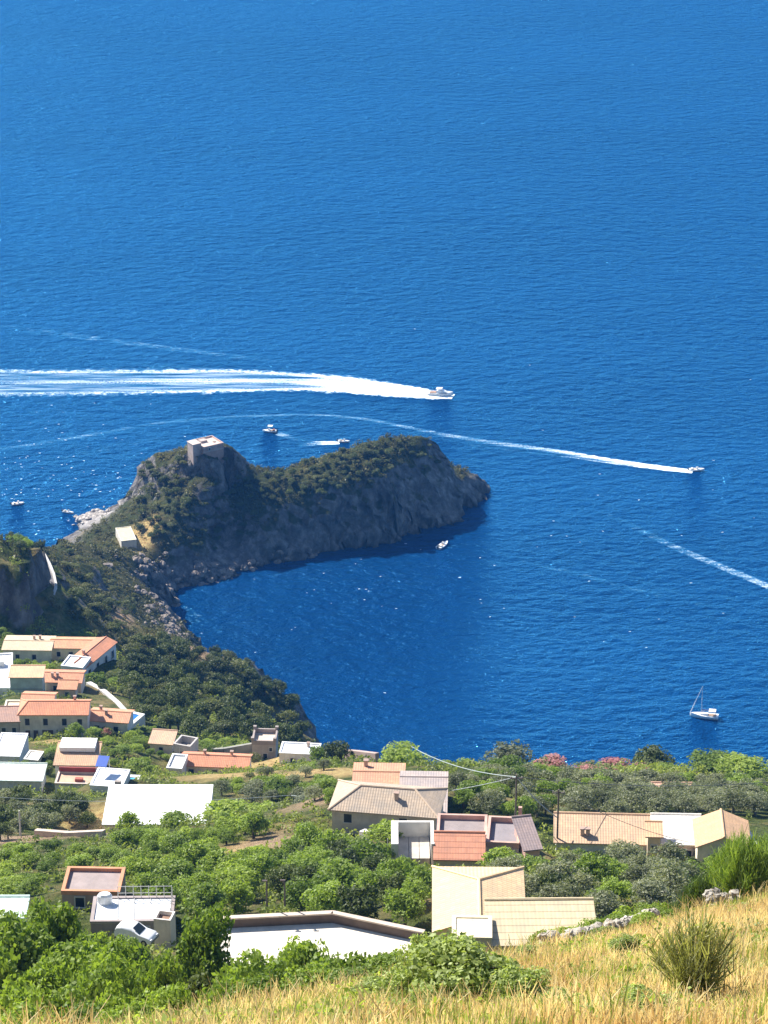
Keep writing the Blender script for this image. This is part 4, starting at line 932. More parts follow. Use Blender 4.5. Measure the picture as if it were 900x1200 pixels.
# stones
STONE = plaster('field_stone', (.44,.39,.32), .4); ROCK = plaster('shore_rock', (.30,.245,.20), .5); WROCK = plaster('white_rock', (.55,.49,.43), .4)
def stone(mb, c, r, sq=.7):
    n, k = 7, 5; J = rng.uniform(.72, 1.2, (k + 1, n)); rot = rng.random() * 6.28; sx, sy = rng.uniform(.8, 1.3, 2)
    ring = lambda i: [(c[0] + r*sx*math.sin(math.pi*i/k)*J[i][j%n]*math.cos(rot+j*2*math.pi/n), c[1] + r*sy*math.sin(math.pi*i/k)*J[i][j%n]*math.sin(rot+j*2*math.pi/n), c[2] - r*sq*math.cos(math.pi*i/k)*J[i][j%n]) for j in range(n + 1)]
    rs = [ring(i) for i in range(k + 1)]
    for a, b in zip(rs[:-1], rs[1:]):
        for j in range(n): mb.face([a[j], a[j+1], b[j+1], b[j]])
def dry_wall(label, pts, hgt):
    m = MB()
    for a, b in zip(pts[:-1], pts[1:]):
        L = np.hypot(*(b - a)[:2]); nn = max(2, int(L / .2))
        for i in range(nn):
            for l in range(int(hgt / .2)):
                p = a + (b - a) * ((i + rng.random()) / nn); g = float(ground(p[0], p[1])[0])
                stone(m, (p[0] + rng.normal() * .08, p[1] + rng.normal() * .12, g + .08 + l * .19), rng.uniform(.10, .20))
    tag(m.build('dry_stone_wall', STONE), label, 'wall')
dry_wall('tumbled dry-stone wall running up to the right through the golden grass', [np.append(PY(x, y, Y)[:2], 0) for x, y, Y in ((632,1116,60.5),(690,1102,63.5),(742,1088,66),(765,1078,67.5))], .75)
dry_wall('low heap of pale stones on the crest by the tall green broom', [np.append(PY(x, y, Y)[:2], 0) for x, y, Y in ((832,1066,71),(850,1060,72),(868,1062,72))], .7)
mb = MB()
for px, py, n, s in ((205,690,26,14),(165,662,22,14),(180,674,30,12),(192,695,40,9),(205,722,30,7),(188,712,24,8),(200,740,26,7),(240,672,18,10),(270,676,14,14),(330,661,6,8),(200,700,24,10),(190,715,20,8),(205,735,26,9),(212,748,14,6),(250,680,16,14),(192,728,18,8),(300,668,8,10),(175,690,20,14),(365,656,5,5),(180,665,16,14)):
    for i in range(n):
        q = hit(px + rng.normal() * s, py + rng.normal() * s * .6, 600)
        if q is None: continue
        g = q[2]
        if g > -3: stone(mb, (q[0], q[1], max(g, -.3) + rng.uniform(-.2, .4)), rng.uniform(.35, 1.0) ** 2 * 1.7, .7)
tag(mb.build('shore_rocks', ROCK), 'jumble of brown-grey boulders along the cove shore and neck', 'rocks', kind='stuff')
mb = MB()
for i in range(150):
    q = PZ(110 + rng.normal() * 15, 606 + rng.normal() * 5 - rng.random() * 4, 1.5); g = float(ground(q[0], q[1])[0])
    if g > -2: stone(mb, (q[0], q[1], max(g, 0) + rng.uniform(-.2, .4)), rng.uniform(.35, 1.3), .6)
tag(mb.build('shore_rocks', WROCK), 'sunlit white boulders on the outer shore of the neck', 'rocks', kind='stuff')
# ------------------------------------------------------------------ vegetation
LEAF = {
 'oak':   leaf('leaf_dark_green', (.025,.042,.010), (.15,.18,.045), .28),
 'pine':  leaf('leaf_sea_pine', (.045,.065,.018), (.22,.225,.075), .28),
 'green': leaf('leaf_fresh_green', (.055,.10,.012), (.32,.41,.075), .4),
 'vine':  leaf('leaf_bright_green', (.10,.16,.018), (.40,.48,.09), .42),
 'olive': leaf('leaf_olive', (.085,.10,.05), (.35,.36,.22), .3),
 'pink':  leaf('leaf_oleander', (.06,.09,.02), (.26,.3,.09), .32),
 'pale':  leaf('leaf_pale_shrub', (.085,.125,.022), (.48,.55,.19), .38, spread=.1),
}
BLOOM = leaf('oleander_flower', (.34,.12,.12), (.52,.27,.25), .3)
BARK = plaster('bark', (.13,.10,.075), .4); BARKG = plaster('bark_grey', (.22,.2,.17), .4)

def quads(C, Nn, size, asp=.62, r=None):
    r = r or rng
    n = len(C); Nn = Nn / (np.linalg.norm(Nn, axis=1)[:, None] + 1e-9)
    a = r.normal(size=(n, 3)); u = np.cross(Nn, a); u /= (np.linalg.norm(u, axis=1)[:, None] + 1e-9); v = np.cross(Nn, u)
    s = size[:, None]
    return np.stack([C - u * s, C + v * s * asp, C + u * s, C - v * s * asp], 1).reshape(-1, 3)

def blob_leaves(seed, rx, rz, zc, nl, per, size, lobe=(.32,.55), flat=0.0, jit=.75):
    r = np.random.default_rng(seed)
    Cs, Ns, Ts = [], [], []
    for i in range(nl):
        d = r.normal(size=3); d /= np.linalg.norm(d); d[2] = abs(d[2]) * 1.1 - .3 if r.random() < .8 else d[2]
        k = r.random() ** .45 * .78
        c = np.array([d[0] * rx * k, d[1] * rx * k, zc + d[2] * rz * k])
        lr = r.uniform(*lobe) * np.array([rx, rx, min(rz, rx) * (1 - flat)])
        q = r.normal(size=(per, 3)); q /= np.linalg.norm(q, axis=1)[:, None]
        q = q[q[:, 2] > -.75]
        # twiggy gaps: drop leaves in a few directions
        g = r.normal(size=(3, 3)); g /= np.linalg.norm(g, axis=1)[:, None]
        q = q[np.all(q @ g.T < .86, axis=1)]
        m = len(q)
        Cs.append(c + q * lr * (r.uniform(.62, 1.12, m) ** .8)[:, None])
        Ns.append(q + r.normal(size=(m, 3)) * jit)
        Ts.append(np.clip(r.uniform(.0, 1.0, m) * .62 + r.uniform(0, .38), 0, 1))
    C, Nn, T = np.concatenate(Cs), np.concatenate(Ns), np.concatenate(Ts)
    return quads(C, Nn, size * r.uniform(.6, 1.35, len(C)), r=r), T

def trunk_mb(h, zc, r0, seed, limbs=4, rx=1.5):
    r = random.Random(seed); m = MB()
    top = (r.uniform(-.15,.15), r.uniform(-.15,.15), zc * .75)
    m.tube([(0,0,-.8), (r.uniform(-.06,.06), r.uniform(-.06,.06), zc*.35), top], [r0*1.25, r0, r0*.7], 7)
    for i in range(limbs):
        a = i * 6.283 / limbs + r.random(); b = r.uniform(.45, .8) * rx
        m.tube([top, (top[0] + math.cos(a)*b*.5, top[1] + math.sin(a)*b*.5, zc*.95), (math.cos(a)*b, math.sin(a)*b, zc*1.12)], [r0*.6, r0*.4, r0*.15], 5)
    return m

PROTO = {}
def proto(kind, i, name='tree', near=False):
    """tree 4 m tall, crown radius 1.8; scaled per copy"""
    key = (kind, i, near)
    if key in PROTO: return PROTO[key]
    sd = 100 + hash(kind) % 1 + i * 13 + len(kind) * 7 + (500 if near else 0)
    if near: V, T = blob_leaves(sd, 1.75, 1.8, 2.1, 28, 330, .105, (.26,.46))
    elif kind == 'olive': V, T = blob_leaves(sd, 1.75, 1.6, 2.1, 26, 150, .105, (.26,.44), jit=.95)
    elif kind == 'pine': V, T = blob_leaves(sd, 1.75, 1.6, 2.2, 16, 190, .13, (.32,.5), .2)
    elif kind == 'vine': V, T = blob_leaves(sd, 1.85, 1.6, 1.9, 20, 170, .13, (.28,.48))
    else: V, T = blob_leaves(sd, 1.8, 1.85, 2.1, 26, 160, .125, (.28,.46))
    mesh = np_mesh('crown', V, 4, T, LEAF[kind], lnk=False)
    tm = trunk_mb(4, 2.3, .16, sd).build('trunk', BARKG if kind == 'olive' else BARK)
    fl = None
    if kind == 'pink':
        V2, T2 = blob_leaves(sd + 3, 1.8, 1.7, 2.45, 24, 80, .13, (.25,.4)); V2 = V2.reshape(-1, 4, 3); k = V2[:, 0, 2] > 2.4
        fl = np_mesh('blossom', V2[k].reshape(-1, 3), 4, T2[k], BLOOM, lnk=False)
    PROTO[key] = (mesh, tm.data, fl); bpy.data.objects.remove(tm)
    return PROTO[key]
SPECIES = {'oak': 'evergreen_tree', 'pine': 'evergreen_tree', 'green': 'leafy_tree', 'vine': 'garden_shrub', 'olive': 'olive_tree', 'pink': 'oleander_bush', 'pale': 'leafy_shrub'}
NTREE = {}
def plant(kind, x, y, r, h, label, group=None, near=False, z=None, name=None):
    NTREE[kind] = NTREE.get(kind, 0) + 1
    i = random.randrange(2 if near else 6)
    cm, tm, fl = proto(kind, i, near=near)
    z = float(ground(x, y)[0]) if z is None else z
    root = empty(name or SPECIES[kind], (x, y, z - .05), random.random() * 6.28)
    root.scale = (r / 1.8, r / 1.8 * random.uniform(.9, 1.12), h / 4)
    tag(root, label, 'bush' if h < 2.6 or kind in ('vine', 'pink', 'pale') else 'tree', group)
    link(bpy.data.objects.new('crown', cm), root); link(bpy.data.objects.new('trunk', tm), root)
    if fl: link(bpy.data.objects.new('blossom', fl), root)
    return root

# roofs that must stay in view: pixel boxes
BOX = []
for h in HOUSES:
    if h['name'] == 'hut': continue
    c, s = math.cos(h['a']), math.sin(h['a']); P = []
    for u in (-.5, .5):
        for v in (-.5, .5):
            for zz in (h['h'] * .55, h['h'] + .5):
                X = h['loc'][0] + u * h['w'] * c - v * h['d'] * s; Y = h['loc'][1] + u * h['w'] * s + v * h['d'] * c
                P.append(proj(X, Y, h['loc'][2] + zz)[:2])
    P = np.array(P); BOX.append((P[:, 0].min(), P[:, 0].max(), P[:, 1].min(), P[:, 1].max(), h['loc'][1]))
BOX.append((255, 470, 1070, 1112, 170)); BOX.append((464, 509, 980, 1008, 260)); BOX.append((135, 185, 1082, 1104, 190)); BOX.append((104, 150, 800, 842, 470)); BOX.append((146, 162, 836, 852, 448)); BOX.append((140,157,908,920,370)); BOX.append((183,203,1070,1086,197)); BOX.append((46, 66, 652, 702, 575)); BOX.append((20,125,974,986,303))
def inside_house(x, y, m):
    for h in HOUSES:
        dx, dy = x - h['loc'][0], y - h['loc'][1]; c, s = math.cos(h['a']), math.sin(h['a'])
        if abs(dx * c + dy * s) < h['w'] / 2 + m and abs(-dx * s + dy * c) < h['d'] / 2 + m: return True
    return False
def hides_roof(x, y, z, r, h, slack=.15):
    px, py, dep = proj(x, y, z); k = F / dep
    a0, a1, b0, b1 = px - r * k * .9, px + r * k * .9, py - h * k * .86, py
    for X0, X1, Y0, Y1, yy in BOX:
        if y < yy + 1 and a1 > X0 and a0 < X1 and b0 < Y1 - slack * (Y1 - Y0) and b1 > Y0: return True
    return False
def inpoly(x, y, poly):
    ins = False; n = len(poly)
    for i in range(n):
        (xa, ya), (xb, yb) = poly[i], poly[(i + 1) % n]
        if (ya > y) != (yb > y) and x < (xb - xa) * (y - ya) / (yb - ya) + xa: ins = not ins
    return ins
PLACED = []
def zone(poly, n, kinds, hr, asp, label, group, sep=.8, ymin=100, tries=60, name=None):
    xs, ys = [p[0] for p in poly], [p[1] for p in poly]; got = 0
    for _ in range(n * tries):
        if got >= n: break
        px, py = random.uniform(min(xs), max(xs)), random.uniform(min(ys), max(ys))
        if not inpoly(px, py, poly): continue
        p = hit(px, py, ymin)
        if p is None: continue
        h = random.uniform(*hr); r = h * random.uniform(*asp)
        k = F / proj(*p)[2]
        p = hit(px, py + k * h * .4, ymin)
        if p is None or p[2] < 1.5: continue
        if inside_house(p[0], p[1], r * .7): continue
        if any((p[0] - a) ** 2 + (p[1] - b) ** 2 < (sep * (r + c)) ** 2 for a, b, c in PLACED): continue
        for _k in range(3):
            if not hides_roof(*p, r, h): break
            h *= .72; r *= .8
        else: continue
        PLACED.append((p[0], p[1], r)); got += 1
        plant(random.choice(kinds), p[0], p[1], r, h, label, group, name=name)
def single(kind, px, pyt, wpx, Y, label, group=None, near=False, hmin=1.2, hmax=9):
    """a tree whose crown top shows at (px, pyt)"""
    t = PY(px, pyt, Y); k = F / proj(*t)[2]; g = float(ground(t[0], t[1])[0])
    h = min(hmax, max(hmin, t[2] - g)); r = wpx / k / 2
    PLACED.append((t[0], t[1], r))
    return plant(kind, t[0], t[1], r, h, label, group, near)

# trees one can point at
single('vine', 470, 872, 62, 362, 'bright bushy tree on the brink just behind the pale annex roof')
single('olive', 592, 869, 66, 362, 'large rounded grey-green tree on the brink, highest right of the annexes')
single('oak', 396, 866, 34, 392, 'small dark round tree on the brink right of the white roof with a round chimney')
single('green', 372, 872, 24, 400, 'low green tree right of the white flat roof by the tower house')
single('pink', 645, 890, 50, 356, 'pink-topped oleander left of the gap with the pale wall')
single('pink', 690, 896, 44, 354, 'pink oleander just right of the pale wall')
single('pink', 722, 893, 48, 353, 'pink oleander in the middle of the flowering row on the brink')
single('pink', 752, 900, 42, 351, 'pink oleander under the dark round-headed tree')
single('oak', 766, 876, 56, 355, 'dark round-headed tree rising above the pink oleanders')
single('vine', 782, 902, 36, 349, 'yellow-green shrub between the dark round tree and the brink wall')
single('green', 836, 884, 62, 345, 'big bright green tree at the right end of the brink, left half of the pair')
single('vine', 868, 887, 72, 343, 'big yellow-green tree at the right end of the brink, right half of the pair')
single('oak', 897, 908, 40, 340, 'dark green tree at the right edge beyond the big yellow-green one')
single('green', 550, 892, 34, 360, 'green tree on the brink right of the bushy tree behind the annexes')
single('green', 618, 897, 30, 358, 'low green tree squeezed between the grey-green tree and the oleanders')
single('green', 522, 893, 26, 365, 'small ragged shrub on the brink beside the pale annex corner')
single('vine', 454, 957, 50, 262.5, 'bright green tree against the front wall of the tan hipped house')
single('green', 88, 847, 30, 424, 'round green tree in front of the right end of the beige townhouse', hmax=6)
single('pink', 125, 853, 18, 426, 'red-flowering bush below the low orange roofed house')
single('vine', 588, 990, 56, 248, 'broad fresh green tree hiding the front of the red lean-to', hmax=6)
single('green', 622, 1004, 50, 244, 'dark green tree in front of the narrow brown outbuilding', hmax=6)
single('olive', 733, 984, 50, 248, 'round grey-green olive in front of the middle of the long tan roof')
single('olive', 782, 982, 46, 247, 'round grey-green olive in front of the bright cream roof')
single('olive', 700, 1000, 44, 243, 'dull olive tree in front of the left half of the long tan roof')
single('olive', 365, 948, 50, 306, 'rounded grey-green olive left of the tan hipped house')
single('olive', 333, 945, 36, 312, 'smaller olive left of the rounded one by the tan hipped house')
single('green', 365, 903, 0.1 + 20, 372, 'lone small tree in the dry golden plot left of the orange annex')
single('green', 400, 962, 26, 276, 'bush at the left front corner of the tan hipped house', hmax=2.2)

# groups of trees
for px, pyt, w, Y, lab in ((150,944,26,312,'thin bright shrub poking up before the left part of the large white roof'),(206,950,44,312,'bright shrub at the foot of the large white roof, middle'),(262,938,64,314,'tall yellow-green tree at the right corner of the large white roof'),(310,942,48,314,'yellow-green tree right of the tall one by the large white roof')):
    single('vine', px, pyt, w, Y, lab, hmax=6)
G = 'trees of the wooded cliff'
zone([(150,748),(212,752),(258,764),(308,787),(343,817),(364,862),(330,866),(290,860),(240,858),(205,850),(165,838),(150,800),(128,775)], 135, ('oak','oak','oak','pine','oak'), (3.2,5.6), (.42,.62), 'dark evergreen in the wood on the cliff right of the village', G, .62)
zone([(72,645),(128,655),(160,700),(150,742),(95,745),(78,705)], 46, ('oak','pine','pine'), (1.8,3.4), (.5,.75), 'dull green shrubby tree on the slope between the dark cliff and the cove rocks', 'trees on the slope above the cove rocks', .6)
zone([(0,612),(30,622),(50,640),(30,645),(0,630)], 9, ('oak','green'), (2,3.6), (.5,.7), 'small tree on the top of the dark cliff at the left edge', 'trees on top of the dark cliff', .6)
zone([(0,740),(60,745),(110,746),(95,752),(0,750)], 12, ('pine','green'), (1.6,2.6), (.55,.75), 'bush at the foot of the dark cliff above the upper row of houses', 'bushes behind the upper row of houses', .6)
zone([(12,766),(58,764),(60,785),(14,784)], 9, ('green','vine'), (1.4,2.4), (.5,.7), 'garden shrub in the courtyard of the upper row of houses', 'courtyard shrubs of the upper row', .7)
zone([(98,788),(150,790),(165,838),(145,826),(118,806)], 16, ('pine','green','oak'), (1.6,3), (.5,.7), 'shrubby tree along the lane right of the orange roofed houses', 'trees along the village lane', .65)
zone([(105,850),(180,852),(176,870),(200,885),(180,910),(125,905),(115,875)], 26, ('green','vine','vine','green'), (1.2,2.6), (.55,.8), 'lush green garden bush right of the pink house', 'garden bushes right of the pink house', .65)
zone([(20,885),(66,880),(62,905),(30,898)], 8, ('green','oak'), (1.6,2.6), (.5,.7), 'bush between the white building and the pink house', 'bushes left of the pink house', .7)
zone([(222,864),(290,862),(294,878),(226,882)], 22, ('vine',), (1.0,1.7), (.6,.9), 'bright green bush in the planted strip left of the tower house', 'planted strip left of the tower house', .6)
zone([(0,915),(55,913),(112,945),(108,970),(35,970),(0,975)], 22, ('olive','oak','olive'), (2.6,4.2), (.45,.6), 'dark greyish olive in the clump left of the large white roof', 'olive clump left of the large white roof', .6)
zone([(250,895),(285,885),(395,890),(390,905),(300,915)], 9, ('pine','olive'), (1.2,2.4), (.5,.7), 'scrubby bush on the dry golden plot below the tower house', 'bushes on the golden plot', .8)
zone([(255,918),(385,912),(390,935),(270,938)], 22, ('green','vine','olive'), (1.4,2.8), (.5,.75), 'green bush in the band between the golden plot and the olives', 'green band above the olives', .65)
zone([(0,985),(125,985),(150,1010),(60,1018),(60,1040),(0,1055)], 26, ('vine','vine','green'), (1.4,2.4), (.6,.85), 'bright green bush below the path at the left edge', 'bright bushes below the left path', .6)
zone([(120,960),(245,968),(320,955),(310,985),(200,1000),(140,1000)], 26, ('vine','green','vine'), (2,3.8), (.45,.65), 'fresh green tree just below the large white roof', 'fresh green trees below the large white roof', .6)
zone([(140,1000),(250,995),(310,1000),(310,1060),(210,1062),(150,1035)], 30, ('green','green','vine','vine'), (2,4.2), (.45,.65), 'green tree between the tan shed and the brown parapet', 'trees behind the brown parapet', .6)
zone([(310,985),(455,990),(505,1018),(505,1085),(440,1068),(330,1056)], 42, ('green','oak','green'), (2.6,4.6), (.45,.62), 'dense dark green tree in the thicket below the tan hipped house', 'thicket below the tan hipped house', .58)
zone([(560,1015),(640,1010),(760,1010),(815,1020),(800,1060),(710,1066),(620,1062)], 40, ('olive','green','oak','olive'), (2.2,4.2), (.45,.65), 'mixed olive and scrub tree in the thicket behind the pale yellow roof', 'thicket behind the pale yellow roof', .58)
zone([(530,915),(640,922),(650,950),(620,955),(540,945)], 22, ('olive','green','pine'), (2.2,3.8), (.45,.65), 'grey-green tree between the pale annex and the thick cable', 'trees right of the pale annex', .6)
zone([(650,918),(780,928),(890,932),(890,946),(655,955)], 64, ('olive',), (2.2,3.8), (.5,.65), 'silvery olive in the grove behind the long tan roof', 'olive grove behind the long tan roof', .58)
zone([(560,898),(700,912),(890,915),(890,930),(650,930),(560,915)], 70, ('olive','olive','green'), (2.2,3.6), (.5,.7), 'grey-green tree on the upper terrace just below the pink oleanders', 'trees just below the oleanders', .5)
zone([(158,548),(215,532),(222,600),(205,640),(165,625),(152,590)], 46, ('oak','pine'), (1.6,3.0), (.55,.8), 'dark shrub on the green left flank of the headland below the tower', 'shrubs on the left flank of the headland', .55, 600, name='coastal_shrub')
zone([(262,545),(330,552),(372,536),(460,514),(505,522),(520,545),(455,562),(400,578),(330,590),(270,580)], 90, ('oak','oak','pine'), (1.4,2.8), (.55,.8), 'dark shrub along the crest of the headland right of the tower', 'shrubs on the crest of the headland', .55, 600, name='coastal_shrub')
zone([(215,590),(270,560),(300,600),(270,640),(225,650)], 26, ('oak',), (1.4,2.6), (.55,.8), 'dark shrub in the shaded gully below the tower', 'shrubs in the gully below the tower', .6, 600, name='coastal_shrub')
zone([(815,1000),(900,985),(900,1040),(820,1040)], 14, ('olive','green'), (2,3.6), (.45,.6), 'scrubby tree behind the tall broom at the right edge', 'trees behind the tall broom', .6)

# nearest bushes: larger leaves
for px, pyt, w, Y, lab, kd in ((10,1064,130,112,'leafy bush at the left edge, under the pale mint roof','green'),(88,1096,140,100,'big leafy bush in front of the white car','green'),(52,1042,100,124,'leafy tree top left of the tan shed','green'),
    (240,1056,84,112,'tall dark leafy tree left of the white flat roof with the parapet','green'),(140,1098,130,92,'leafy bush below the square planter box','green'),(346,1086,84,108,'small tree rising in front of the white flat roof','green'),
    (296,1108,110,92,'bush under the left end of the white flat roof','green'),(392,1110,105,90,'bush under the middle of the white flat roof','green'),(450,1106,90,92,'bush under the right end of the white flat roof','vine'),(222,1128,90,80,'dark bush on the edge of the golden grass','oak')):
    single(kd, px, pyt, w, Y, lab, None, True, 2.0, 10)
single('green', 150, 1096, 48, 176, 'rounded bush hiding the lower left of the white car', None, True, 1.5, 9)
NB = 'leafy bushes filling the bottom left corner'
for jj, (px, pyt, w, Y) in enumerate(((16,1062,84,158),(62,1054,78,160),(98,1080,60,152),(32,1084,80,140),(-4,1092,90,130),(72,1098,80,128),(118,1086,44,164),(-10,1110,110,92),(50,1120,100,86),(110,1130,100,82),(128,1108,90,88),(100,1084,56,140),(124,1094,46,134),(185,1112,80,86),(10,1145,110,74),(75,1150,100,72),(140,1148,90,74),(190,1150,80,72),(30,1172,100,64),(95,1172,90,64),(150,1176,80,62),(0,1190,90,56),(60,1192,90,56),(125,1196,70,56))):
    single(('green','vine','green','pale','green')[jj % 5] if jj % 5 != 3 else 'green', px, pyt, w, Y, 'leafy bush in the mass of bushes filling the bottom left corner', NB, True, 1.5, 8)
for px, pyt, w, Y in ((270,1122,90,76),(330,1120,90,74),(372,1130,90,68),(420,1134,90,62),(300,1142,80,62),(455,1138,80,58)):
    single('green', px, pyt, w, Y, 'small bush along the upper edge of the golden grass below the white flat roof', 'bushes along the upper edge of the golden grass', True, 1.0, 7)
for px, pyt, w, Y, lab in ((545,1092,150,41,'big pale-leaved shrub in the golden grass at the bottom centre'),(500,1082,60,46,'tall leggy pale shrub left of the cream annex'),(615,1132,75,40,'low leafy shrub right of the big pale one'),(482,1122,66,42,'pale shrub at the left shoulder of the big pale one')):
    single('pale', px, pyt, w, Y, lab, None, True, 1.0, 3.2)
for px, pyt, w, Y in ((668,1098,44,66),(700,1078,60,72),(742,1060,60,76),(776,1052,56,79),(806,1046,56,82),(640,1112,40,63)):
    single('vine', px, pyt, w, Y, 'yellow-green bush in the strip just behind the dry-stone wall and the crest', 'bushes just behind the dry-stone wall', True, .8, 4)
for px, pyt, w, Y in ((440,1150,60,44),(505,1150,60,38),(660,1158,60,37),(700,1172,50,36),(600,1172,60,35),(470,1176,50,36),(545,1182,50,35)):
    single('pale', px, pyt, w, Y, 'small yellow-green bush in the grass round the big pale shrub', 'small bushes round the big pale shrub', True, .35, 1.6)
for px, pyt, w, Y, lab in ((720,1070,60,66,'yellow-green shrub behind the dry-stone wall'),(765,1062,60,70,'yellow-green shrub left of the tall broom')):
    single('vine', px, pyt, w, Y, lab, None, True, .8, 2.4)

# broom bushes: sheaves of thin green rods
def broom(px, pyb, wpx, hpx, Y, label, n=520, col=None):
    p = PY(px, pyb, Y); g = float(ground(p[0], p[1])[0]); k = F / proj(*p)[2]; h = hpx / k / .87; w = wpx / k / 2
    r = np.random.default_rng(int(px)); V = []
    a = r.uniform(0, 6.283, n); sp = np.sqrt(r.random(n)); hh = h * (1 - .45 * sp ** 2) * r.uniform(.6, 1.05, n)
    b = np.stack([np.cos(a) * sp * .18 * w, np.sin(a) * sp * .18 * w, 0 * a - .1], 1)
    t = np.stack([np.cos(a) * sp * w * r.uniform(.7, 1.1, n), np.sin(a) * sp * w * r.uniform(.7, 1.1, n), hh], 1)
    m = b * .5 + t * .5 + np.stack([-np.cos(a) * sp * w * .12, -np.sin(a) * sp * w * .12, hh * .08], 1)
    sd = np.stack([np.cos(a * 3.3), np.sin(a * 3.3), 0 * a], 1) * (.010 + .012 * r.random(n))[:, None]
    q = [np.stack([b - sd, b + sd, m + sd, m - sd], 1), np.stack([m - sd, m + sd, t + sd * .5, t - sd * .5], 1)]
    for _ in range(3):                                        # side twigs
        f = r.uniform(.35, .95, n)[:, None]; o = m * (1 - f) + t * f; e = o + np.stack([r.normal(size=n) * .12, r.normal(size=n) * .12, r.uniform(.12, .4, n)], 1) * (h / 2)
        q.append(np.stack([o - sd * .7, o + sd * .7, e + sd * .3, e - sd * .3], 1))
    V = np.concatenate(q).reshape(-1, 3)
    root = empty('broom_bush', (p[0], p[1], g)); tag(root, label, 'bush')
    np_mesh('rods', V, 4, np.tile(r.random(n), len(q)), col or leaf('broom_green', (.09,.15,.025), (.34,.44,.10), .3, spread=.05), root)
broom(868, 1078, 90, 78, 74, 'tallest bright green broom bush at the right edge on the crest', 1100)
broom(905, 1070, 60, 74, 76, 'broom bush cut by the right edge behind the tallest one', 600)
broom(822, 1070, 56, 54, 75, 'dark green broom bush left of the tallest one', 700, leaf('broom_dark', (.045,.08,.02), (.17,.23,.06), .25, spread=.05))
broom(812, 1180, 125, 112, 40, 'sparse broom bush standing alone in the golden grass, lower right', 260, leaf('broom_olive', (.13,.14,.05), (.40,.39,.16), .3, spread=.05))
broom(790, 1068, 40, 50, 77, 'small dark broom bush behind the golden crest', 400, bpy.data.materials['broom_dark'])

# ------------------------------------------------------------------ ground cover (nobody could count it)
def clump_template(seed, n, size):
    V, T = blob_leaves(seed, 1.0, .8, .35, 5, n // 5, size, (.4,.65)); return V, T
def scatter(name, label, pts, rad, mat, n, size, tint0, cat='shrubs'):
    tp = [clump_template(900 + i, n, size) for i in range(6)]; Vs, Ts = [], []
    for i in range(6):
        k = np.arange(len(pts)) % 6 == i; P, Rr, t0 = pts[k], rad[k], tint0[k]
        if len(P) == 0: continue
        V, T = tp[i]; a = rng.uniform(0, 6.283, len(P)); c, s = np.cos(a)[:, None], np.sin(a)[:, None]
        X = (V[None, :, 0] * c - V[None, :, 1] * s) * Rr[:, None]; Y = (V[None, :, 0] * s + V[None, :, 1] * c) * Rr[:, None]; Z = V[None, :, 2] * Rr[:, None] * rng.uniform(.7, 1.2, len(P))[:, None]
        Vs.append(np.stack([X + P[:, None, 0], Y + P[:, None, 1], Z + P[:, None, 2]], -1).reshape(-1, 3)); Ts.append(np.clip(T[None] * .55 + t0[:, None] * .5, 0, 1).ravel())
    o = np_mesh(name, np.concatenate(Vs), 4, np.concatenate(Ts), mat)
    tag(o, label, cat, kind='stuff')
def cover_points(n, y0, y1, half):
    y = rng.uniform(y0, y1, n); x = rng.uniform(-1, 1, n) * (half(y)); z = ground(x, y)
    keep = np.ones(n, bool)
    px, py, _ = proj(x, y, z); keep &= (px > -80) & (px < 980) & (z > 1.2)
    for h in HOUSES:
        dx, dy = x - h['loc'][0], y - h['loc'][1]; c, s = math.cos(h['a']), math.sin(h['a'])
        keep &= ~((np.abs(dx * c + dy * s) < h['w'] / 2 + .8) & (np.abs(-dx * s + dy * c) < h['d'] / 2 + .8))
    for X0, X1, Y0, Y1, yy in BOX: keep &= ~((px > X0 - 4) & (px < X1 + 4) & (py > Y0) & (py < Y1) & (np.abs(y - yy) < 14))
    return x, y, z, keep
def attr_at(a, x, y):
    i = np.clip(np.searchsorted(gx, x), 0, len(gx) - 1); j = np.clip(np.searchsorted(gy, y), 0, len(gy) - 1); return a[j, i]
def slope_at(x, y): return np.hypot(ground(x + .8, y) - ground(x - .8, y), ground(x, y + .8) - ground(x, y - .8)) / 1.6
x, y, z, k = cover_points(13000, 105, 560, lambda y: y * .15 + 14)
bare = np.maximum(attr_at(gold, x, y), attr_at(soil, x, y)); nz = fbm(x * .07, y * .07, 4)
k &= (bare < .35) & (rng.random(len(x)) < np.clip((nz - .25) * 3.4, .25, 1)); x, y, z, nz = x[k], y[k], z[k], nz[k]
scatter('shrub_cover', 'low green scrub and weeds covering the terraces', np.stack([x, y, z], 1), rng.uniform(.5, 1.25, len(x)) * (.75 + y / 900), leaf('leaf_scrub', (.06,.09,.015), (.36,.40,.10), .38, spread=0), 60, .17, np.clip(fbm(x * .05 + 9, y * .05, 3) * 1.6 - .35, 0, 1))
x, y, z, k = cover_points(26000, 560, 905, lambda y: y * .15 + 14)
sl = slope_at(x, y); nz = fbm(x * .09 + 4, y * .09, 4)
bare = np.maximum(attr_at(soil, x, y), attr_at(pale, x, y)); rockiness = np.clip((sl - np.where((x < -58) & (z > 9) & (y > 830), 1.5, .75)) * 1.6, 0, 1) + .6 * (nz < .42) * (sl > .5)
k &= (bare < .3) & (z > 5 + 8 * (nz - .3)) & (rng.random(len(x)) > rockiness) & (rng.random(len(x)) < 1 - .75 * attr_at(gold, x, y)); x, y, z = x[k], y[k], z[k]
scatter('macchia_cover', 'dark green and tawny scrub clinging to the headland and the neck', np.stack([x, y, z - .1], 1), rng.uniform(.5, 1.5, len(x)) * np.where(rng.random(len(x)) < .12, 1.5, 1), leaf('leaf_macchia', (.018,.028,.008), (.25,.225,.09), .22, spread=0), 55, .2, np.clip(fbm(x * .08 + 9, y * .08, 4) * 2.2 - .7, 0, 1))
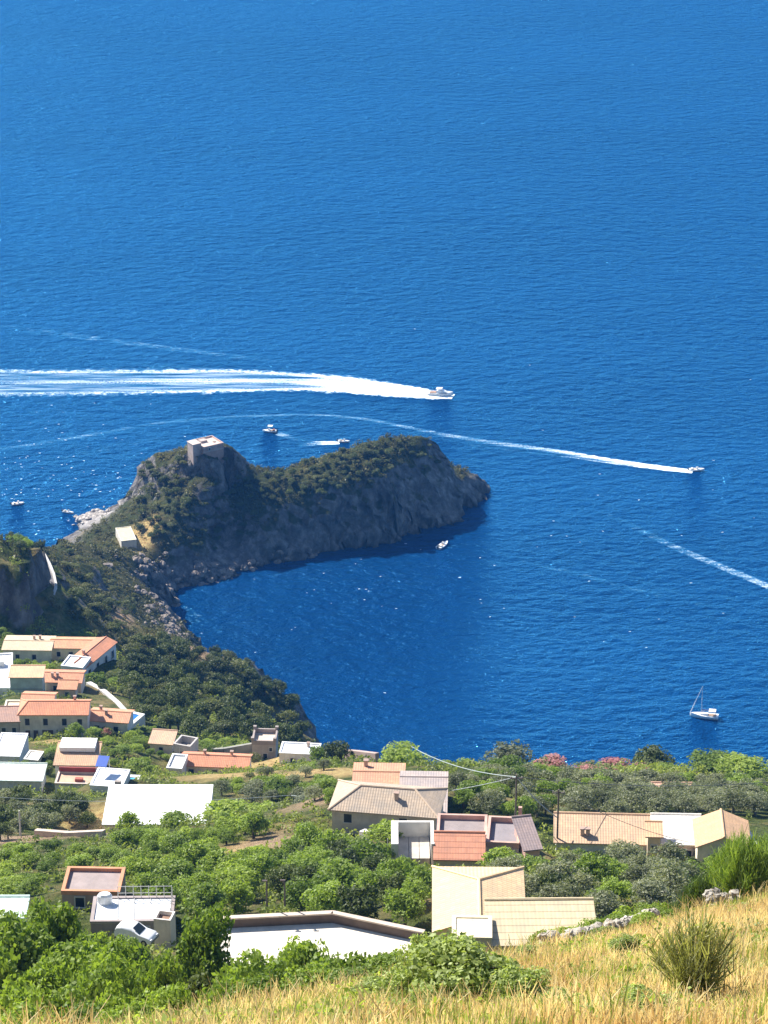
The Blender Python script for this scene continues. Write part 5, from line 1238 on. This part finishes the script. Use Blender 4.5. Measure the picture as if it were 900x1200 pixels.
# dry grass in front of the viewer
def grass(n, hr, wid, mat, label, name, sel, y0=27, y1=92, lean=.35):
    y = rng.uniform(y0, y1, n); x = rng.uniform(-1, 1, n) * (y * .145 + 3); x, y = (lambda k: (x[k], y[k]))(sel(x, y)); n = len(x); z = ground(x, y)
    hgt = rng.uniform(*hr, n) * (.55 + .9 * fbm(x * .7, y * .7, 3)); a = rng.uniform(0, 6.283, n); l = rng.random(n) * lean * hgt
    b = np.stack([x, y, z - .03], 1); d = np.stack([np.cos(a) * l, np.sin(a) * l, hgt], 1); sd = np.stack([np.cos(a * 5), np.sin(a * 5), 0 * a], 1) * (wid * rng.uniform(.6, 1.4, n))[:, None]
    m = b + d * np.array([.35, .35, .62]); t = b + d
    V = np.concatenate([np.stack([b - sd, b + sd, m + sd * .9, m - sd * .9], 1), np.stack([m - sd * .9, m + sd * .9, t + sd * .35, t - sd * .35], 1)]).reshape(-1, 3)
    tint = np.clip(rng.random(n) * .6 + fbm(x * .35 + 3, y * .35, 3) * .9 - .25, 0, 1)
    tag(np_mesh(name, V, 4, np.tile(tint, 2), mat), label, 'grass', kind='stuff')
gmask = lambda x, y: fbm(x * .22 + 31, y * .22 + 7, 3)
GOLD = leaf('straw', (.42,.26,.10), (.93,.79,.44), .45, spread=0, tm=(1.2, 1.1, .75)); GRN = leaf('grass_green', (.13,.18,.025), (.42,.46,.11), .4, spread=0, tm=(1.3,1.3,.8))
x = rng.uniform(-9, 11, 7000); y = rng.uniform(29, 80, 7000); kk = (np.abs(x) < y * .145 + 1) & (fbm(x * .3 + 71, y * .3, 3) > .43 + np.clip(x * .02, -.1, .12)); x, y = x[kk], y[kk]
scatter('weeds', 'low leafy weeds among the dry grass', np.stack([x, y, ground(x, y) - .05], 1), rng.uniform(.08, .34, len(x)), leaf('leaf_weed', (.07,.11,.015), (.36,.42,.12), .35, spread=0), 45, .16, rng.random(len(x)), cat='weeds')
x = rng.uniform(-7, 10, 1500); y = rng.uniform(30, 66, 1500); kk = (np.abs(x) < y * .145 + 1) & (rng.random(1500) < np.clip(1.0 - np.maximum(x - .8, 0) * .14, .2, 1) * np.clip(fbm(x * .5, y * .5, 3) * 3 - .9, .1, 1)); x, y = x[kk], y[kk]
scatter('weeds', 'taller yellow-green weeds in the middle of the dry grass', np.stack([x, y, ground(x, y) - .05], 1), rng.uniform(.18, .46, len(x)), leaf('leaf_weed_tall', (.13,.19,.02), (.52,.60,.14), .4, spread=0), 90, .12, rng.random(len(x)), cat='weeds')
grass(170000, (.16,.42), .010, GOLD, 'golden dry grass on the slope below the viewer', 'dry_grass', lambda x, y: (gmask(x, y) > .34) & (fbm(x * .55 + 5, y * .55 + 60, 3) > .36))
grass(130000, (.14,.36), .011, GRN, 'yellow-green grass tufts among the dry grass', 'green_grass', lambda x, y: (gmask(x, y) < .5 - np.clip((x - 3) * .015, -.08, .05)))

tuft = lambda x, y: (fbm(x * .9 + 11, y * .9 + 3, 2) > .6)
grass(60000, (.34, .72), .009, GOLD, 'taller tufts of golden dry grass', 'dry_grass', tuft, lean=.6)
grass(26000, (.3, .62), .010, GRN, 'taller tufts of yellow-green grass', 'green_grass', lambda x, y: (fbm(x * .8 + 41, y * .8 + 23, 2) > .6) & (x < 6), lean=.6)
for i in range(26):
    y_ = random.uniform(33, 70); x_ = random.uniform(-.02, .135) * y_
    if inside_house(x_, y_, 1): continue
    r_ = random.uniform(.18, .5)
    plant(random.choice(('pale', 'vine', 'pale')), x_, y_, r_, r_ * random.uniform(1.0, 1.7), 'small ragged green bush scattered over the golden grass slope', 'small bushes on the golden grass slope', True)
# ------------------------------------------------------------------ light, sky, camera
SUN_EL, SUN_AZ = R(43), R(-50)
w = bpy.data.worlds.new('World'); S.world = w; w.use_nodes = True
nt = w.node_tree; bg = nt.nodes['Background']; sky = nt.nodes.new('ShaderNodeTexSky')
sky.sky_type = 'NISHITA'; sky.sun_disc = False; sky.sun_elevation = SUN_EL; sky.sun_rotation = SUN_AZ; sky.altitude = 380; sky.air_density = 1.0; sky.dust_density = .3; sky.ozone_density = 2.5
nt.links.new(sky.outputs[0], bg.inputs[0]); bg.inputs[1].default_value = .085
sd = bpy.data.lights.new('sun', 'SUN'); sd.energy = 5.0; sd.angle = R(.53); sd.color = (1, .95, .87)
so = link(bpy.data.objects.new('sun', sd)); sv = Vector((math.sin(SUN_AZ) * math.cos(SUN_EL), math.cos(SUN_AZ) * math.cos(SUN_EL), math.sin(SUN_EL)))
so.rotation_euler = sv.to_track_quat('Z', 'Y').to_euler(); so.location = (0, 0, 600)
cd = bpy.data.cameras.new('camera'); cam = link(bpy.data.objects.new('camera', cd))
cd.sensor_fit = 'VERTICAL'; cd.sensor_height = 24; cd.sensor_width = 18; cd.lens = 24 * F / 1200; cd.clip_start = .5; cd.clip_end = 60000
cam.location = (0, 0, CAM_H); cam.rotation_euler = (math.pi / 2 - PITCH, 0, 0); S.camera = cam
vs = S.view_settings; vs.view_transform = 'Standard'; vs.look = 'None'; vs.gamma = 1; vs.exposure = 1.1; vs.use_curve_mapping = False
cy = S.cycles; cy.max_bounces = 6; cy.diffuse_bounces = 3; cy.glossy_bounces = 3; cy.transmission_bounces = 4; cy.transparent_max_bounces = 12; cy.use_denoising = True
